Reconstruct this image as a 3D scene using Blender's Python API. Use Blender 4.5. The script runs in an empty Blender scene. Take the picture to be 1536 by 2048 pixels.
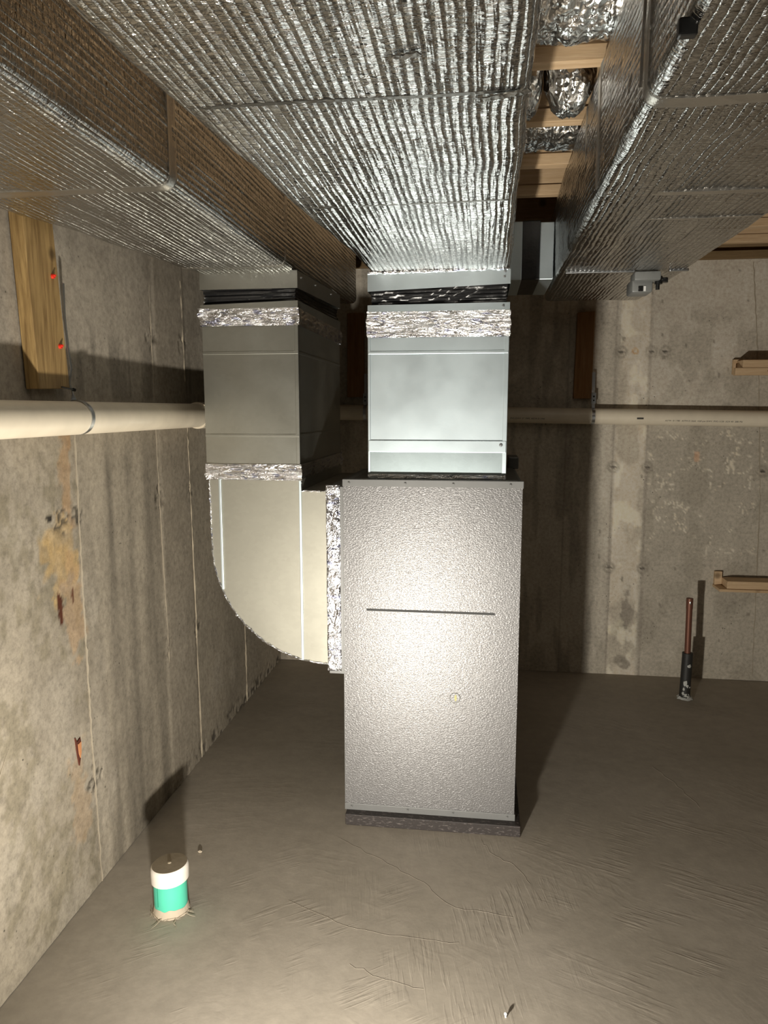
import bpy, bmesh, math, random
import numpy as np
from mathutils import Vector, Matrix

random.seed(7)
S = bpy.context.scene
COL = S.collection

# ------------------------------------------------------------------ camera
CAM_H = 1.45
F_PX, YAW, PITCH = 1465.3, -0.1313, 0.1394
fwd = Vector((math.sin(YAW) * math.cos(PITCH), math.cos(YAW) * math.cos(PITCH), -math.sin(PITCH)))
rgt = Vector((math.cos(YAW), -math.sin(YAW), 0))
upv = rgt.cross(fwd)
cam = bpy.data.cameras.new('camera'); camo = bpy.data.objects.new('camera', cam); COL.objects.link(camo)
cam.sensor_fit = 'HORIZONTAL'; cam.sensor_width = 36; cam.lens = 36 * F_PX / 1536
cam.clip_start = 0.02
camo.matrix_world = Matrix(((rgt.x, upv.x, -fwd.x, 0), (rgt.y, upv.y, -fwd.y, 0), (rgt.z, upv.z, -fwd.z, CAM_H), (0, 0, 0, 1)))
S.camera = camo

# ------------------------------------------------------------------ world, lamp, exposure
S.view_settings.view_transform = 'Standard'; S.view_settings.look = 'None'
S.view_settings.gamma = 1; S.view_settings.use_curve_mapping = False
S.view_settings.exposure = 0.0
W = bpy.data.worlds.new('world'); S.world = W; W.use_nodes = True
W.node_tree.nodes['Background'].inputs[0].default_value = (0.9, 0.85, 0.75, 1)
W.node_tree.nodes['Background'].inputs[1].default_value = 0.02

def area_light(name, loc, aim, power, size, color, spread=180):
    l = bpy.data.lights.new(name, 'AREA'); l.shape = 'DISK'; l.size = size; l.energy = power; l.color = color
    l.spread = math.radians(spread)
    o = bpy.data.objects.new(name, l); COL.objects.link(o); o.location = loc
    o.rotation_euler = (Vector(aim) - Vector(loc)).to_track_quat('-Z', 'Y').to_euler()
    return o
# the work lamp standing on the floor just below the frame
area_light('work_lamp', (-0.34, 0.76, 0.270), (0.04, 2.4, 1.40), 49, 0.07, (1.0, 0.945, 0.835))

# ------------------------------------------------------------------ numpy noise
def _hash(i, j, k, seed):
    n = (i * 374761393 + j * 668265263 + k * 2147483647 + seed * 974634777) & 0xFFFFFFFF
    n = ((n ^ (n >> 13)) * 1274126177) & 0xFFFFFFFF
    n = (n ^ (n >> 16)) & 0xFFFFFFFF
    return n.astype(np.float64) / 4294967295.0
def vnoise(x, y, z=0.0, seed=0):
    x = np.asarray(x, float); y = np.asarray(y, float) + 0 * x; z = np.asarray(z, float) + 0 * x
    xi, yi, zi = np.floor(x).astype(np.int64), np.floor(y).astype(np.int64), np.floor(z).astype(np.int64)
    fx, fy, fz = x - xi, y - yi, z - zi
    fx = fx * fx * (3 - 2 * fx); fy = fy * fy * (3 - 2 * fy); fz = fz * fz * (3 - 2 * fz)
    r = 0
    for a in (0, 1):
        for b in (0, 1):
            for c in (0, 1):
                w = (fx if a else 1 - fx) * (fy if b else 1 - fy) * (fz if c else 1 - fz)
                r = r + w * _hash(xi + a, yi + b, zi + c, seed)
    return r
def fbm(x, y, z=0.0, seed=0, oct=4):
    r = 0; a = 0.5; t = 0
    for o in range(oct):
        k = 2 ** o
        r = r + a * vnoise(np.asarray(x) * k, np.asarray(y) * k, np.asarray(z) * k, seed + o * 17); t += a; a *= 0.5
    return r / t
def sstep(a, b, x):
    t = np.clip((np.asarray(x, float) - a) / (b - a), 0, 1); return t * t * (3 - 2 * t)

# ------------------------------------------------------------------ object helpers
def wloc(o):
    v = Vector((0, 0, 0))
    while o is not None:
        v += o.location; o = o.parent
    return v
def tag(o, label=None, cat=None, group=None, kind=None):
    if label: o['label'] = label
    if cat: o['category'] = cat
    if group: o['group'] = group
    if kind: o['kind'] = kind
    return o
def thing(name, label, cat, loc, group=None):
    o = bpy.data.objects.new(name, None); COL.objects.link(o); o.location = loc
    o.empty_display_size = 0.1
    return tag(o, label, cat, group)
def mesh(name, V, Fc, mat, parent=None, smooth=False, loc=None):
    """V in world coordinates; the origin goes to the parent's base, or to loc"""
    V = np.asarray(V, float)
    base = wloc(parent) if parent is not None else Vector(loc if loc is not None else (0, 0, 0))
    V = V - np.array(base)
    me = bpy.data.meshes.new(name)
    if isinstance(Fc, np.ndarray) and Fc.ndim == 2:
        n, k = Fc.shape
        me.vertices.add(len(V)); me.vertices.foreach_set('co', V.astype(np.float32).ravel())
        me.loops.add(n * k); me.loops.foreach_set('vertex_index', Fc.astype(np.int32).ravel())
        me.polygons.add(n); me.polygons.foreach_set('loop_start', np.arange(0, n * k, k, dtype=np.int32))
        me.update(calc_edges=True); me.validate()
    else:
        me.from_pydata([tuple(v) for v in V], [], [tuple(f) for f in Fc])
    if smooth:
        me.polygons.foreach_set('use_smooth', [True] * len(me.polygons))
    if mat: me.materials.append(mat)
    o = bpy.data.objects.new(name, me); COL.objects.link(o)
    if parent is not None: o.parent = parent
    else: o.location = base
    return o
class MB:
    """collects simple solids into one bmesh"""
    def __init__(s): s.bm = bmesh.new()
    def box(s, a, b, bevel=0.0, rot=None, seg=2):
        r = bmesh.ops.create_cube(s.bm, size=1); vs = r['verts']
        c = [(a[i] + b[i]) / 2 for i in range(3)]; d = [abs(b[i] - a[i]) for i in range(3)]
        for v in vs: v.co = Vector((v.co.x * d[0], v.co.y * d[1], v.co.z * d[2]))
        if bevel > 0:
            es = {e for v in vs for e in v.link_edges}
            rr = bmesh.ops.bevel(s.bm, geom=list(es), offset=bevel, segments=seg, affect='EDGES', profile=0.5)
            vs = list({v for f in rr['faces'] for v in f.verts} | {v for v in vs if v.is_valid})
        for v in vs:
            if rot is not None: v.co = rot @ v.co
            v.co += Vector(c)
        return s
    def cyl(s, p, q, r0, r1=None, n=20, cap=True):
        p, q = Vector(p), Vector(q); r1 = r0 if r1 is None else r1
        d = (q - p); L = d.length; m = d.to_track_quat('Z', 'Y').to_matrix().to_4x4(); m.translation = (p + q) / 2
        bmesh.ops.create_cone(s.bm, cap_ends=cap, segments=n, radius1=r0, radius2=r1, depth=L, matrix=m)
        return s
    def sph(s, c, r, n=12, sc=(1, 1, 1)):
        m = Matrix.Translation(c) @ Matrix.Diagonal((sc[0], sc[1], sc[2], 1))
        bmesh.ops.create_uvsphere(s.bm, u_segments=n, v_segments=max(6, n // 2), radius=r, matrix=m)
        return s
    def tube(s, pts, r, n=8):
        pts = [Vector(p) for p in pts]; rings = []
        for i, p in enumerate(pts):
            t = (pts[min(i + 1, len(pts) - 1)] - pts[max(i - 1, 0)]).normalized()
            u = t.orthogonal().normalized() if i == 0 else (u - t * u.dot(t)).normalized()
            w = t.cross(u); rr = r[i] if isinstance(r, (list, tuple)) else r
            rings.append([s.bm.verts.new(p + (u * math.cos(2 * math.pi * k / n) + w * math.sin(2 * math.pi * k / n)) * rr) for k in range(n)])
        for a, b in zip(rings, rings[1:]):
            for k in range(n): s.bm.faces.new((a[k], a[(k + 1) % n], b[(k + 1) % n], b[k]))
        s.bm.faces.new(rings[0][::-1]); s.bm.faces.new(rings[-1])
        return s
    def ribbon(s, pts, nrm, width, th):
        """flat strap: pts centreline, nrm outward normals, width along cross(t, n)"""
        pts = [Vector(p) for p in pts]; nrm = [Vector(q).normalized() for q in nrm]; rings = []
        for i, p in enumerate(pts):
            t = (pts[min(i + 1, len(pts) - 1)] - pts[max(i - 1, 0)]).normalized()
            w = t.cross(nrm[i]).normalized() * width / 2; h = nrm[i] * th / 2
            rings.append([s.bm.verts.new(p + a) for a in (w + h, -w + h, -w - h, w - h)])
        for a, b in zip(rings, rings[1:]):
            for k in range(4): s.bm.faces.new((a[k], a[(k + 1) % 4], b[(k + 1) % 4], b[k]))
        s.bm.faces.new(rings[0][::-1]); s.bm.faces.new(rings[-1])
        return s
    def prism(s, poly, axis, a, b):
        """poly: 2-D points in the two other axes, extruded from a to b on axis"""
        def P(p, t):
            return {0: (t, p[0], p[1]), 1: (p[0], t, p[1]), 2: (p[0], p[1], t)}[axis]
        A = [s.bm.verts.new(P(p, a)) for p in poly]; B = [s.bm.verts.new(P(p, b)) for p in poly]
        n = len(poly)
        for k in range(n): s.bm.faces.new((A[k], A[(k + 1) % n], B[(k + 1) % n], B[k]))
        s.bm.faces.new(A[::-1]); s.bm.faces.new(B)
        return s
    def obj(s, name, mat, parent=None, smooth=False, loc=None):
        bmesh.ops.recalc_face_normals(s.bm, faces=s.bm.faces)
        base = wloc(parent) if parent is not None else Vector(loc if loc is not None else (0, 0, 0))
        for v in s.bm.verts: v.co -= base
        me = bpy.data.meshes.new(name); s.bm.to_mesh(me); s.bm.free()
        if smooth:
            for p in me.polygons: p.use_smooth = True
            me.set_sharp_from_angle(angle=math.radians(40))
        if mat: me.materials.append(mat)
        o = bpy.data.objects.new(name, me); COL.objects.link(o)
        if parent is not None: o.parent = parent
        else: o.location = base
        return o
def grid_faces(nu, nv, wrap=False):
    i = np.arange(nu if wrap else nu - 1)[:, None]; j = np.arange(nv - 1)[None, :]
    i2 = (i + 1) % nu
    f = np.stack([i * nv + j, i2 * nv + j, i2 * nv + j + 1, i * nv + j + 1], -1)
    return f.reshape(-1, 4)

# ------------------------------------------------------------------ material helpers
class NT:
    def __init__(s, name):
        s.m = bpy.data.materials.new(name); s.m.use_nodes = True; s.t = s.m.node_tree
        s.b = s.t.nodes['Principled BSDF']
    def n(s, typ, **kw):
        q = s.t.nodes.new(typ)
        for k, v in kw.items():
            if k in q.inputs: q.inputs[k].default_value = v
            else: setattr(q, k, v)
        return q
    def l(s, a, b): s.t.links.new(a, b)
    def math(s, op, a, b=None, clamp=False):
        q = s.n('ShaderNodeMath', operation=op, use_clamp=clamp)
        for k, v in ((0, a), (1, b)):
            if v is None: continue
            if isinstance(v, (int, float)): q.inputs[k].default_value = v
            else: s.l(v, q.inputs[k])
        return q.outputs[0]
    def coords(s, scale=(1, 1, 1), world=True):
        g = s.n('ShaderNodeNewGeometry').outputs['Position'] if world else s.n('ShaderNodeTexCoord').outputs['Object']
        m = s.n('ShaderNodeMapping'); m.inputs['Scale'].default_value = scale
        s.l(g, m.inputs['Vector']); return m.outputs[0]
    def noise(s, scale, detail=3, sc=(1, 1, 1), rough=0.5, dist=0.0, world=True):
        q = s.n('ShaderNodeTexNoise'); q.inputs['Scale'].default_value = scale; q.inputs['Detail'].default_value = detail
        q.inputs['Roughness'].default_value = rough; q.inputs['Distortion'].default_value = dist
        s.l(s.coords(sc, world), q.inputs['Vector']); return q.outputs['Fac']
    def ramp(s, fac, stops):
        q = s.n('ShaderNodeValToRGB'); e = q.color_ramp.elements
        while len(e) < len(stops): e.new(0.5)
        for k, (p, c) in enumerate(stops):
            e[k].position = p; e[k].color = (c, c, c, 1) if isinstance(c, (int, float)) else (*c, 1)
        s.l(fac, q.inputs[0]); return q.outputs[0]
    def mix(s, fac, a, b, mode='MIX'):
        q = s.n('ShaderNodeMix', data_type='RGBA', blend_type=mode)
        for k, v in ((0, fac), (6, a), (7, b)):
            if isinstance(v, (int, float)): q.inputs[k].default_value = v
            elif isinstance(v, tuple): q.inputs[k].default_value = (*v, 1)
            else: s.l(v, q.inputs[k])
        return q.outputs[2]
    def bump(s, h, strength=0.5, dist=0.002, prev=None):
        q = s.n('ShaderNodeBump'); q.inputs['Strength'].default_value = strength; q.inputs['Distance'].default_value = dist
        s.l(h, q.inputs['Height'])
        if prev: s.l(prev, q.inputs['Normal'])
        return q.outputs[0]
    def out(s, base=None, rough=None, metal=None, normal=None, spec=None):
        for k, v in (('Base Color', base), ('Roughness', rough), ('Metallic', metal), ('Normal', normal), ('Specular IOR Level', spec)):
            if v is None: continue
            if isinstance(v, (int, float)): s.b.inputs[k].default_value = v
            elif isinstance(v, tuple): s.b.inputs[k].default_value = (*v, 1)
            else: s.l(v, s.b.inputs[k])
        return s.m
def plain(name, col, rough=0.5, metal=0.0, bump_scale=None, bump_d=0.0005):
    t = NT(name); nrm = None
    v = t.mix(t.noise(14, 3), tuple(c * 0.85 for c in col), tuple(min(1, c * 1.12) for c in col))
    if bump_scale: nrm = t.bump(t.noise(bump_scale, 3), 0.6, bump_d)
    return t.out(v, rough, metal, nrm)

def m_concrete(name, a=1.0):
    t = NT(name)
    at = t.n('ShaderNodeAttribute', attribute_name='tint').outputs['Color']
    f1 = t.noise(60, 4, rough=0.7); f2 = t.noise(9, 3)
    c = t.mix(0.62, at, t.ramp(f1, [(0.3, 0.30), (0.5, 0.52), (0.72, 0.70)]), 'OVERLAY')
    c = t.mix(0.35, c, t.ramp(f2, [(0.3, 0.38), (0.7, 0.62)]), 'OVERLAY')
    pits = t.n('ShaderNodeTexVoronoi'); pits.inputs['Scale'].default_value = 42
    t.l(t.coords(), pits.inputs['Vector'])
    big = t.noise(5, 2)
    pm = t.math('MULTIPLY', t.ramp(pits.outputs['Distance'], [(0.05, 1.0), (0.16, 0.0)]), t.ramp(big, [(0.55, 0.0), (0.66, 1.0)]))
    c = t.mix(pm, c, (0.05, 0.045, 0.035))
    n1 = t.bump(t.noise(120, 4, rough=0.7), 0.5, 0.0012)
    n2 = t.bump(pm, -0.6, 0.003, n1) if False else n1
    return t.out(c, 0.85, 0, n2, 0.3)
def m_floor():
    t = NT('floor_cement')
    f = t.noise(1.6, 4); g = t.noise(22, 4, rough=0.65)
    c = t.mix(t.ramp(f, [(0.3, 0.0), (0.7, 1.0)]), (0.335, 0.295, 0.24), (0.425, 0.378, 0.318))
    c = t.mix(0.30, c, t.ramp(g, [(0.3, 0.36), (0.7, 0.64)]), 'OVERLAY')
    wv = t.n('ShaderNodeTexWave', wave_type='RINGS', rings_direction='Z'); wv.inputs['Scale'].default_value = 9; wv.inputs['Distortion'].default_value = 5
    wv.inputs['Detail'].default_value = 3; wv.inputs['Detail Scale'].default_value = 1.5
    m = t.n('ShaderNodeMapping'); m.inputs['Location'].default_value = (0.6, -0.9, 0)
    t.l(t.n('ShaderNodeNewGeometry').outputs['Position'], m.inputs['Vector']); t.l(m.outputs[0], wv.inputs['Vector'])
    msk = t.ramp(t.noise(2.6, 3), [(0.50, 0.0), (0.64, 1.0)])
    wl = t.math('MULTIPLY', t.ramp(wv.outputs['Fac'], [(0.55, 0.0), (0.95, 1.0)]), msk)
    n1 = t.bump(t.noise(90, 3), 0.25, 0.001)
    n2 = t.bump(wl, 0.12, 0.0015, n1)
    for k, (ang, lo, ctr, rad) in enumerate(((1.75, 0.52, (-0.02, 1.90, 0), 0.55), (2.75, 0.52, (0.72, 2.10, 0), 0.75), (0.6, 0.56, (-0.5, 1.7, 0), 0.6))):
        mp = t.n('ShaderNodeMapping', vector_type='POINT'); mp.inputs['Rotation'].default_value = (0, 0, -ang)
        t.l(t.n('ShaderNodeNewGeometry').outputs['Position'], mp.inputs['Vector'])
        m2 = t.n('ShaderNodeMapping'); m2.inputs['Scale'].default_value = (7, 75, 1); t.l(mp.outputs[0], m2.inputs['Vector'])
        nz = t.n('ShaderNodeTexNoise'); nz.inputs['Scale'].default_value = 1.0; nz.inputs['Detail'].default_value = 2; nz.inputs['Distortion'].default_value = 0.3; t.l(m2.outputs[0], nz.inputs['Vector'])
        ln = t.ramp(nz.outputs['Fac'], [(0.50, 0.0), (0.60, 1.0)])
        vd = t.n('ShaderNodeVectorMath', operation='DISTANCE'); t.l(t.n('ShaderNodeNewGeometry').outputs['Position'], vd.inputs[0]); vd.inputs[1].default_value = ctr
        pm = t.math('MULTIPLY', t.ramp(vd.outputs['Value'], [(rad * 0.4, 1.0), (rad, 0.0)]), t.ramp(t.noise(4 + k, 2), [(lo - 0.04, 0.0), (lo + 0.08, 1.0)]))
        n2 = t.bump(t.math('MULTIPLY', ln, pm), 0.28, 0.0020, n2)
    n3 = t.bump(t.noise(6, 3), 0.4, 0.006, n2)
    return t.out(c, 0.62, 0, n3, 0.35)
def m_foil(name='foil_facing', pitch=0.0150, tint=(0.60, 0.595, 0.58), rough=0.16):
    t = NT(name)
    g = t.n('ShaderNodeNewGeometry').outputs['Position']
    sp = t.n('ShaderNodeSeparateXYZ'); t.l(g, sp.inputs[0])
    wob = t.noise(3.0, 2)
    c = t.math('ADD', sp.outputs[0], sp.outputs[2])
    c = t.math('ADD', c, t.math('MULTIPLY', wob, 0.008))
    ph = t.math('MULTIPLY', c, math.pi / pitch)
    ridge = t.math('ABSOLUTE', t.math('SINE', ph))
    ridge = t.math('POWER', ridge, 0.6)
    amp = t.ramp(t.noise(1.0, 3, (34, 2.6, 34), 0.6), [(0.38, 0.30), (0.62, 1.0)])
    ridge = t.math('MULTIPLY', ridge, amp)
    # little puckers of the bubble wrap, laid across the ridges
    v = t.n('ShaderNodeTexVoronoi'); v.inputs['Scale'].default_value = 95; t.l(t.coords((0.75, 1.0, 0.75)), v.inputs['Vector'])
    crimp = t.noise(62, 3, (0.5, 1.7, 0.5), 0.6, 0.8)
    n1 = t.bump(ridge, 0.8, 0.0040)
    n2 = t.bump(v.outputs['Distance'], 0.45, 0.0024, n1)
    n3 = t.bump(crimp, 0.8, 0.0036, n2)
    n4 = t.bump(t.noise(7, 2, (1.2, 0.6, 1.2)), 0.5, 0.010, n3)
    return t.out(tint, rough, 1.0, n4)
def m_crinkle(name, tint=(0.86, 0.85, 0.84), rough=0.2, print_=False, scale=34):
    t = NT(name)
    base = tint
    if print_:
        k = t.math('MULTIPLY', t.ramp(t.noise(70, 2, (0.5, 0.5, 1.8)), [(0.58, 0.0), (0.64, 1.0)]), t.ramp(t.noise(9, 1), [(0.45, 0.0), (0.55, 1.0)]))
        base = t.mix(t.math('MULTIPLY', k, 0.6), tint, (0.25, 0.28, 0.50))
    v = t.n('ShaderNodeTexVoronoi', feature='F1'); v.inputs['Scale'].default_value = scale
    d = t.n('ShaderNodeTexNoise'); d.inputs['Scale'].default_value = scale * 0.6
    co = t.coords(); t.l(co, d.inputs['Vector'])
    mx = t.n('ShaderNodeMix', data_type='RGBA', blend_type='ADD'); mx.inputs[0].default_value = 0.06
    t.l(co, mx.inputs[6]); t.l(d.outputs['Color'], mx.inputs[7]); t.l(mx.outputs[2], v.inputs['Vector'])
    n1 = t.bump(v.outputs['Distance'], 0.6, 0.010)
    n2 = t.bump(t.noise(160, 3, rough=0.7), 0.35, 0.0025, n1)
    return t.out(base, rough, 1.0, n2)
def m_tape(name, sc=(0.35, 0.35, 1.6), tint=(0.86, 0.86, 0.88), rough=0.2):
    t = NT(name)
    k = t.math('MULTIPLY', t.ramp(t.noise(60, 2, (0.5, 0.5, 1.8)), [(0.56, 0.0), (0.60, 1.0)]), t.ramp(t.noise(10, 1), [(0.45, 0.0), (0.52, 1.0)]))
    base = t.mix(t.math('MULTIPLY', k, 0.6), tint, (0.22, 0.25, 0.50))
    n1 = t.bump(t.noise(40, 4, sc, 0.6, 1.0), 1.0, 0.016)
    n2 = t.bump(t.noise(190, 3, (1, 1, 1), 0.7), 0.5, 0.0018, n1)
    return t.out(base, rough, 1.0, n2)
def m_galv(name, tint, rough=0.42):
    t = NT(name)
    v = t.n('ShaderNodeTexVoronoi'); v.inputs['Scale'].default_value = 60; t.l(t.coords((1, 1, 1.4)), v.inputs['Vector'])
    sp = t.ramp(v.outputs['Color'], [(0.0, 0.46), (1.0, 0.54)])
    c = t.mix(0.35, tint, sp, 'OVERLAY')
    r = t.math('ADD', t.math('MULTIPLY', t.noise(7, 3), 0.16), rough - 0.08)
    n1 = t.bump(t.noise(2.4, 2), 0.5, 0.010)
    n2 = t.bump(t.noise(240, 2), 0.12, 0.0004, n1)
    return t.out(c, r, 0.97, n2)
def m_stucco_paint():
    t = NT('grey_embossed_paint')
    n1 = t.bump(t.noise(210, 2, (0.7, 1.0, 1.5), 0.6, 0.4), 0.9, 0.0012)
    t.b.inputs['Coat Weight'].default_value = 0.0
    return t.out((0.178, 0.173, 0.174), 0.33, 0.34, n1, 0.60)
def m_wood(name, a, b, axis='x', knots=True, rough=0.6):
    t = NT(name)
    sc = {'x': (1.0, 14, 14), 'z': (14, 14, 1.0)}[axis]
    g = t.noise(5, 4, sc, 0.6, 0.4)
    fine = t.noise(24, 3, sc, 0.6)
    c = t.mix(t.ramp(g, [(0.32, 0.0), (0.68, 1.0)]), a, b)
    c = t.mix(0.3, c, t.ramp(fine, [(0.3, 0.34), (0.7, 0.64)]), 'OVERLAY')
    if knots:
        v = t.n('ShaderNodeTexVoronoi'); v.inputs['Scale'].default_value = 5.5; t.l(t.coords((1, 1, 1)), v.inputs['Vector'])
        c = t.mix(t.ramp(v.outputs['Distance'], [(0.05, 0.75), (0.12, 0.0)]), c, tuple(x * 0.3 for x in a))
    return t.out(c, rough, 0, t.bump(fine, 0.3, 0.001), 0.3)

CONC = m_concrete('cast_concrete')
FLOOR = m_floor()
FOIL = m_foil()
TAPE_SMOOTH = m_crinkle('foil_joint_tape', (0.62, 0.59, 0.54), 0.34, False, 12)
SEAMF = m_crinkle('dull_seam_tape', (0.20, 0.19, 0.17), 0.4, False, 40)
TAPE = m_tape('wrinkled_foil_tape')
TAPE_V = m_tape('creased_foil_tape', (0.8, 1, 0.5), (0.62, 0.62, 0.66), 0.22)
CRINKLE = m_crinkle('crumpled_foil_jacket', (0.85, 0.84, 0.82), 0.17, False, 40)
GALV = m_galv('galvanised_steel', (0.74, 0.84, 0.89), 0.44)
GALV_DK = m_galv('galvanised_steel_darker', (0.42, 0.49, 0.51), 0.44)
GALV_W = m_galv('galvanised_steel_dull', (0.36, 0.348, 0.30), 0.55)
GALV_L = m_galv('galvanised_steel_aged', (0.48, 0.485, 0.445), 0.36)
PAINT = m_stucco_paint()
PAINT_S = plain('grey_smooth_paint', (0.20, 0.20, 0.197), 0.42, 0.3)
SLOT_SHADE = plain('slot_shade', (0.05, 0.05, 0.05), 0.7)
DARKM = plain('dark_sheet_metal', (0.16, 0.16, 0.15), 0.45, 0.8)
VINYL = plain('black_vinyl_fabric', (0.012, 0.012, 0.013), 0.28, 0, 30, 0.003)
WOOD = m_wood('new_spruce', (0.54, 0.37, 0.21), (0.66, 0.48, 0.30))
WOOD_T = m_wood('treated_lumber', (0.20, 0.12, 0.045), (0.42, 0.28, 0.115), 'z')
WOOD_D = m_wood('brown_lumber', (0.22, 0.105, 0.035), (0.32, 0.165, 0.065), 'z')
WOOD_B = m_wood('subfloor_wood', (0.22, 0.14, 0.07), (0.28, 0.19, 0.10))
PVC = plain('cream_pvc', (0.80, 0.71, 0.56), 0.38)
PVC_W = plain('white_pvc', (0.86, 0.80, 0.72), 0.4)
TEAL = plain('teal_pvc', (0.10, 0.60, 0.42), 0.4)
CEMENT = plain('cement_smear', (0.52, 0.44, 0.34), 0.9, 0, 80, 0.002)
DUST = plain('dusty_cap_top', (0.30, 0.25, 0.18), 0.8, 0, 60, 0.001)
COPPER = plain('copper_dull', (0.20, 0.085, 0.055), 0.5, 0.5)
SOLDER = plain('solder_bright', (0.75, 0.74, 0.72), 0.22, 1.0)
RUBBER = plain('black_pipe_sleeve', (0.025, 0.024, 0.022), 0.55, 0, 60, 0.001)
STEEL = plain('zinc_strap', (0.62, 0.64, 0.66), 0.3, 1.0)
RED = plain('red_plastic', (0.85, 0.04, 0.02), 0.35)
BLACKP = plain('black_plastic', (0.012, 0.012, 0.012), 0.3)
GREYP = plain('grey_plastic', (0.20, 0.205, 0.20), 0.4)
WHITEP = plain('white_label', (0.75, 0.75, 0.74), 0.5)
INK = plain('pipe_ink', (0.05, 0.045, 0.04), 0.6)
FOAMY = plain('yellow_foam', (0.52, 0.50, 0.24), 0.8)
PALE = plain('pale_cement_ridge', (0.55, 0.47, 0.35), 0.85, 0, 90, 0.002)
RUSTM = plain('rust_brown', (0.10, 0.025, 0.012), 0.9, 0, 90, 0.003)
CLAY = plain('orange_aggregate', (0.60, 0.27, 0.12), 0.85, 0, 60, 0.002)
def m_pad():
    t = NT('composite_pad')
    k = t.ramp(t.noise(150, 3, (0.35, 1, 1), 0.7), [(0.55, 0.0), (0.7, 1.0)])
    c = t.mix(k, (0.035, 0.028, 0.026), (0.16, 0.135, 0.125))
    return t.out(c, 0.55, 0, t.bump(k, 0.5, 0.002), 0.4)
PAD = m_pad()

# ------------------------------------------------------------------ the setting
XL, YB, ZT, ZJ, ZC = -1.141, 4.017, 2.195, 2.235, 2.475
XR, YF = 3.6, -3.2
def blob(u, v, cu, cv, ru, rv, wob=0.5, seed=3, sc=30):
    """soft-edged spot with a ragged outline"""
    n = fbm(u * sc, v * sc, 0, seed, 3) - 0.5
    d = np.sqrt(((u - cu) / ru) ** 2 + ((v - cv) / rv) ** 2) + n * wob * 2
    return 1 - sstep(0.75, 1.05, d)
def lerp(C, m, col):
    return C * (1 - m[..., None]) + np.array(col) * m[..., None]
def tinted(o, C):
    a = o.data.attributes.new('tint', 'FLOAT_COLOR', 'POINT')
    rgba = np.concatenate([C, np.ones((len(C), 1))], 1).astype(np.float32)
    a.data.foreach_set('color', rgba.ravel())

# left wall: u = y, v = z
def axis_pts(a, b, c, step, coarse):
    return np.concatenate([np.arange(a, b, coarse), np.arange(b, c, step), [c]])
ys = axis_pts(YF, 0.95, YB, 0.0075, 0.15); zs = np.linspace(0, ZT, 250)
U, Vv = np.meshgrid(ys, zs, indexing='ij')
base = np.array([0.345, 0.300, 0.235])
C = np.ones(U.shape + (3,)) * base
C = C * (0.72 + 0.52 * fbm(U * 4, Vv * 1.6, 0, 11, 5))[..., None]
streak = fbm(U * 16, Vv * 0.9, 0, 21, 4)
band = sstep(1.93, 2.0, U) * (1 - sstep(2.46, 2.5, U)) * (1 - sstep(1.25, 1.45, Vv))
C = C * (1 + band * (streak - 0.5) * 1.1)[..., None]
sm = sstep(1.35, 1.5, Vv)
C = lerp(C, sm * 0.5, (0.37, 0.325, 0.27))
C = C * (1 - 0.30 * sstep(0.50, 0.62, fbm(U * 20, Vv * 2.2, 0, 37, 4)) * (1 - sstep(1.62, 1.72, Vv)) * sstep(1.45, 1.5, Vv))[..., None]
mott = sstep(0.47, 0.60, 0.55 * fbm(U * 34, Vv * 26, 0, 5, 4) + 0.45 * fbm(U * 7, Vv * 5, 0, 6, 3)) * (1 - sstep(1.93, 1.98, U)) * (1 - sstep(1.25, 1.4, Vv))
C = lerp(C, mott * 0.62, (0.22, 0.19, 0.13))
pale = sstep(0.56, 0.70, fbm(U * 5, Vv * 3.5, 0, 71, 4))
C = lerp(C, pale * 0.35, (0.46, 0.41, 0.34))
# rust and yellow bleeding beside the first form joint
C = lerp(C, blob(U, Vv, 1.895, 1.28, 0.035, 0.17, 0.9, 5, 25) * 0.5 * (0.4 + 1.0 * fbm(U * 50, Vv * 14, 0, 501, 3)), (0.42, 0.24, 0.10))
C = lerp(C, blob(U, Vv, 1.850, 1.05, 0.085, 0.10, 1.0, 6, 26) * 0.6 * (0.4 + 1.0 * fbm(U * 50, Vv * 30, 0, 502, 3)), (0.50, 0.33, 0.13))
C = lerp(C, blob(U, Vv, 1.90, 0.92, 0.06, 0.13, 1.0, 8, 26) * 0.45, (0.46, 0.29, 0.15))
C = lerp(C, blob(U, Vv, 1.83, 0.905, 0.014, 0.055, 0.5, 9, 60), (0.085, 0.025, 0.012))
C = lerp(C, blob(U, Vv, 1.895, 0.925, 0.007, 0.026, 0.4, 10, 60), (0.10, 0.035, 0.018))
C = lerp(C, blob(U, Vv, 1.868, 0.33, 0.05, 0.16, 0.9, 12, 26) * 0.35, (0.45, 0.30, 0.17))
C = lerp(C, blob(U, Vv, 1.80, 1.16, 0.02, 0.012, 0.8, 13, 60), (0.03, 0.025, 0.02))
# honeycombed spots where the form ties sat
ties_l = [(1.94, 1.14), (2.48, 1.14), (2.765, 1.13), (2.47, 1.69), (2.74, 1.70), (2.51, 0.57), (2.775, 0.57), (1.955, 0.35), (3.38, 0.53), (1.86, 1.145)]
D = np.zeros(U.shape)
for a, b in ties_l:
    hole = sstep(0.54, 0.62, fbm(U * 70, Vv * 70, 0, 41, 2)) * blob(U, Vv, a, b, 0.045, 0.045, 0.3, 14, 20)
    C = lerp(C, hole * 0.85, (0.07, 0.06, 0.045)); D -= hole * 0.004
foot = sstep(0.55, 0.60, fbm(U * 45, Vv * 45, 0, 55, 2)) * (1 - sstep(0.02, 0.09, Vv)) * sstep(2.3, 2.7, U)
C = lerp(C, foot * 0.8, (0.06, 0.05, 0.04)); D -= foot * 0.004
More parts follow.
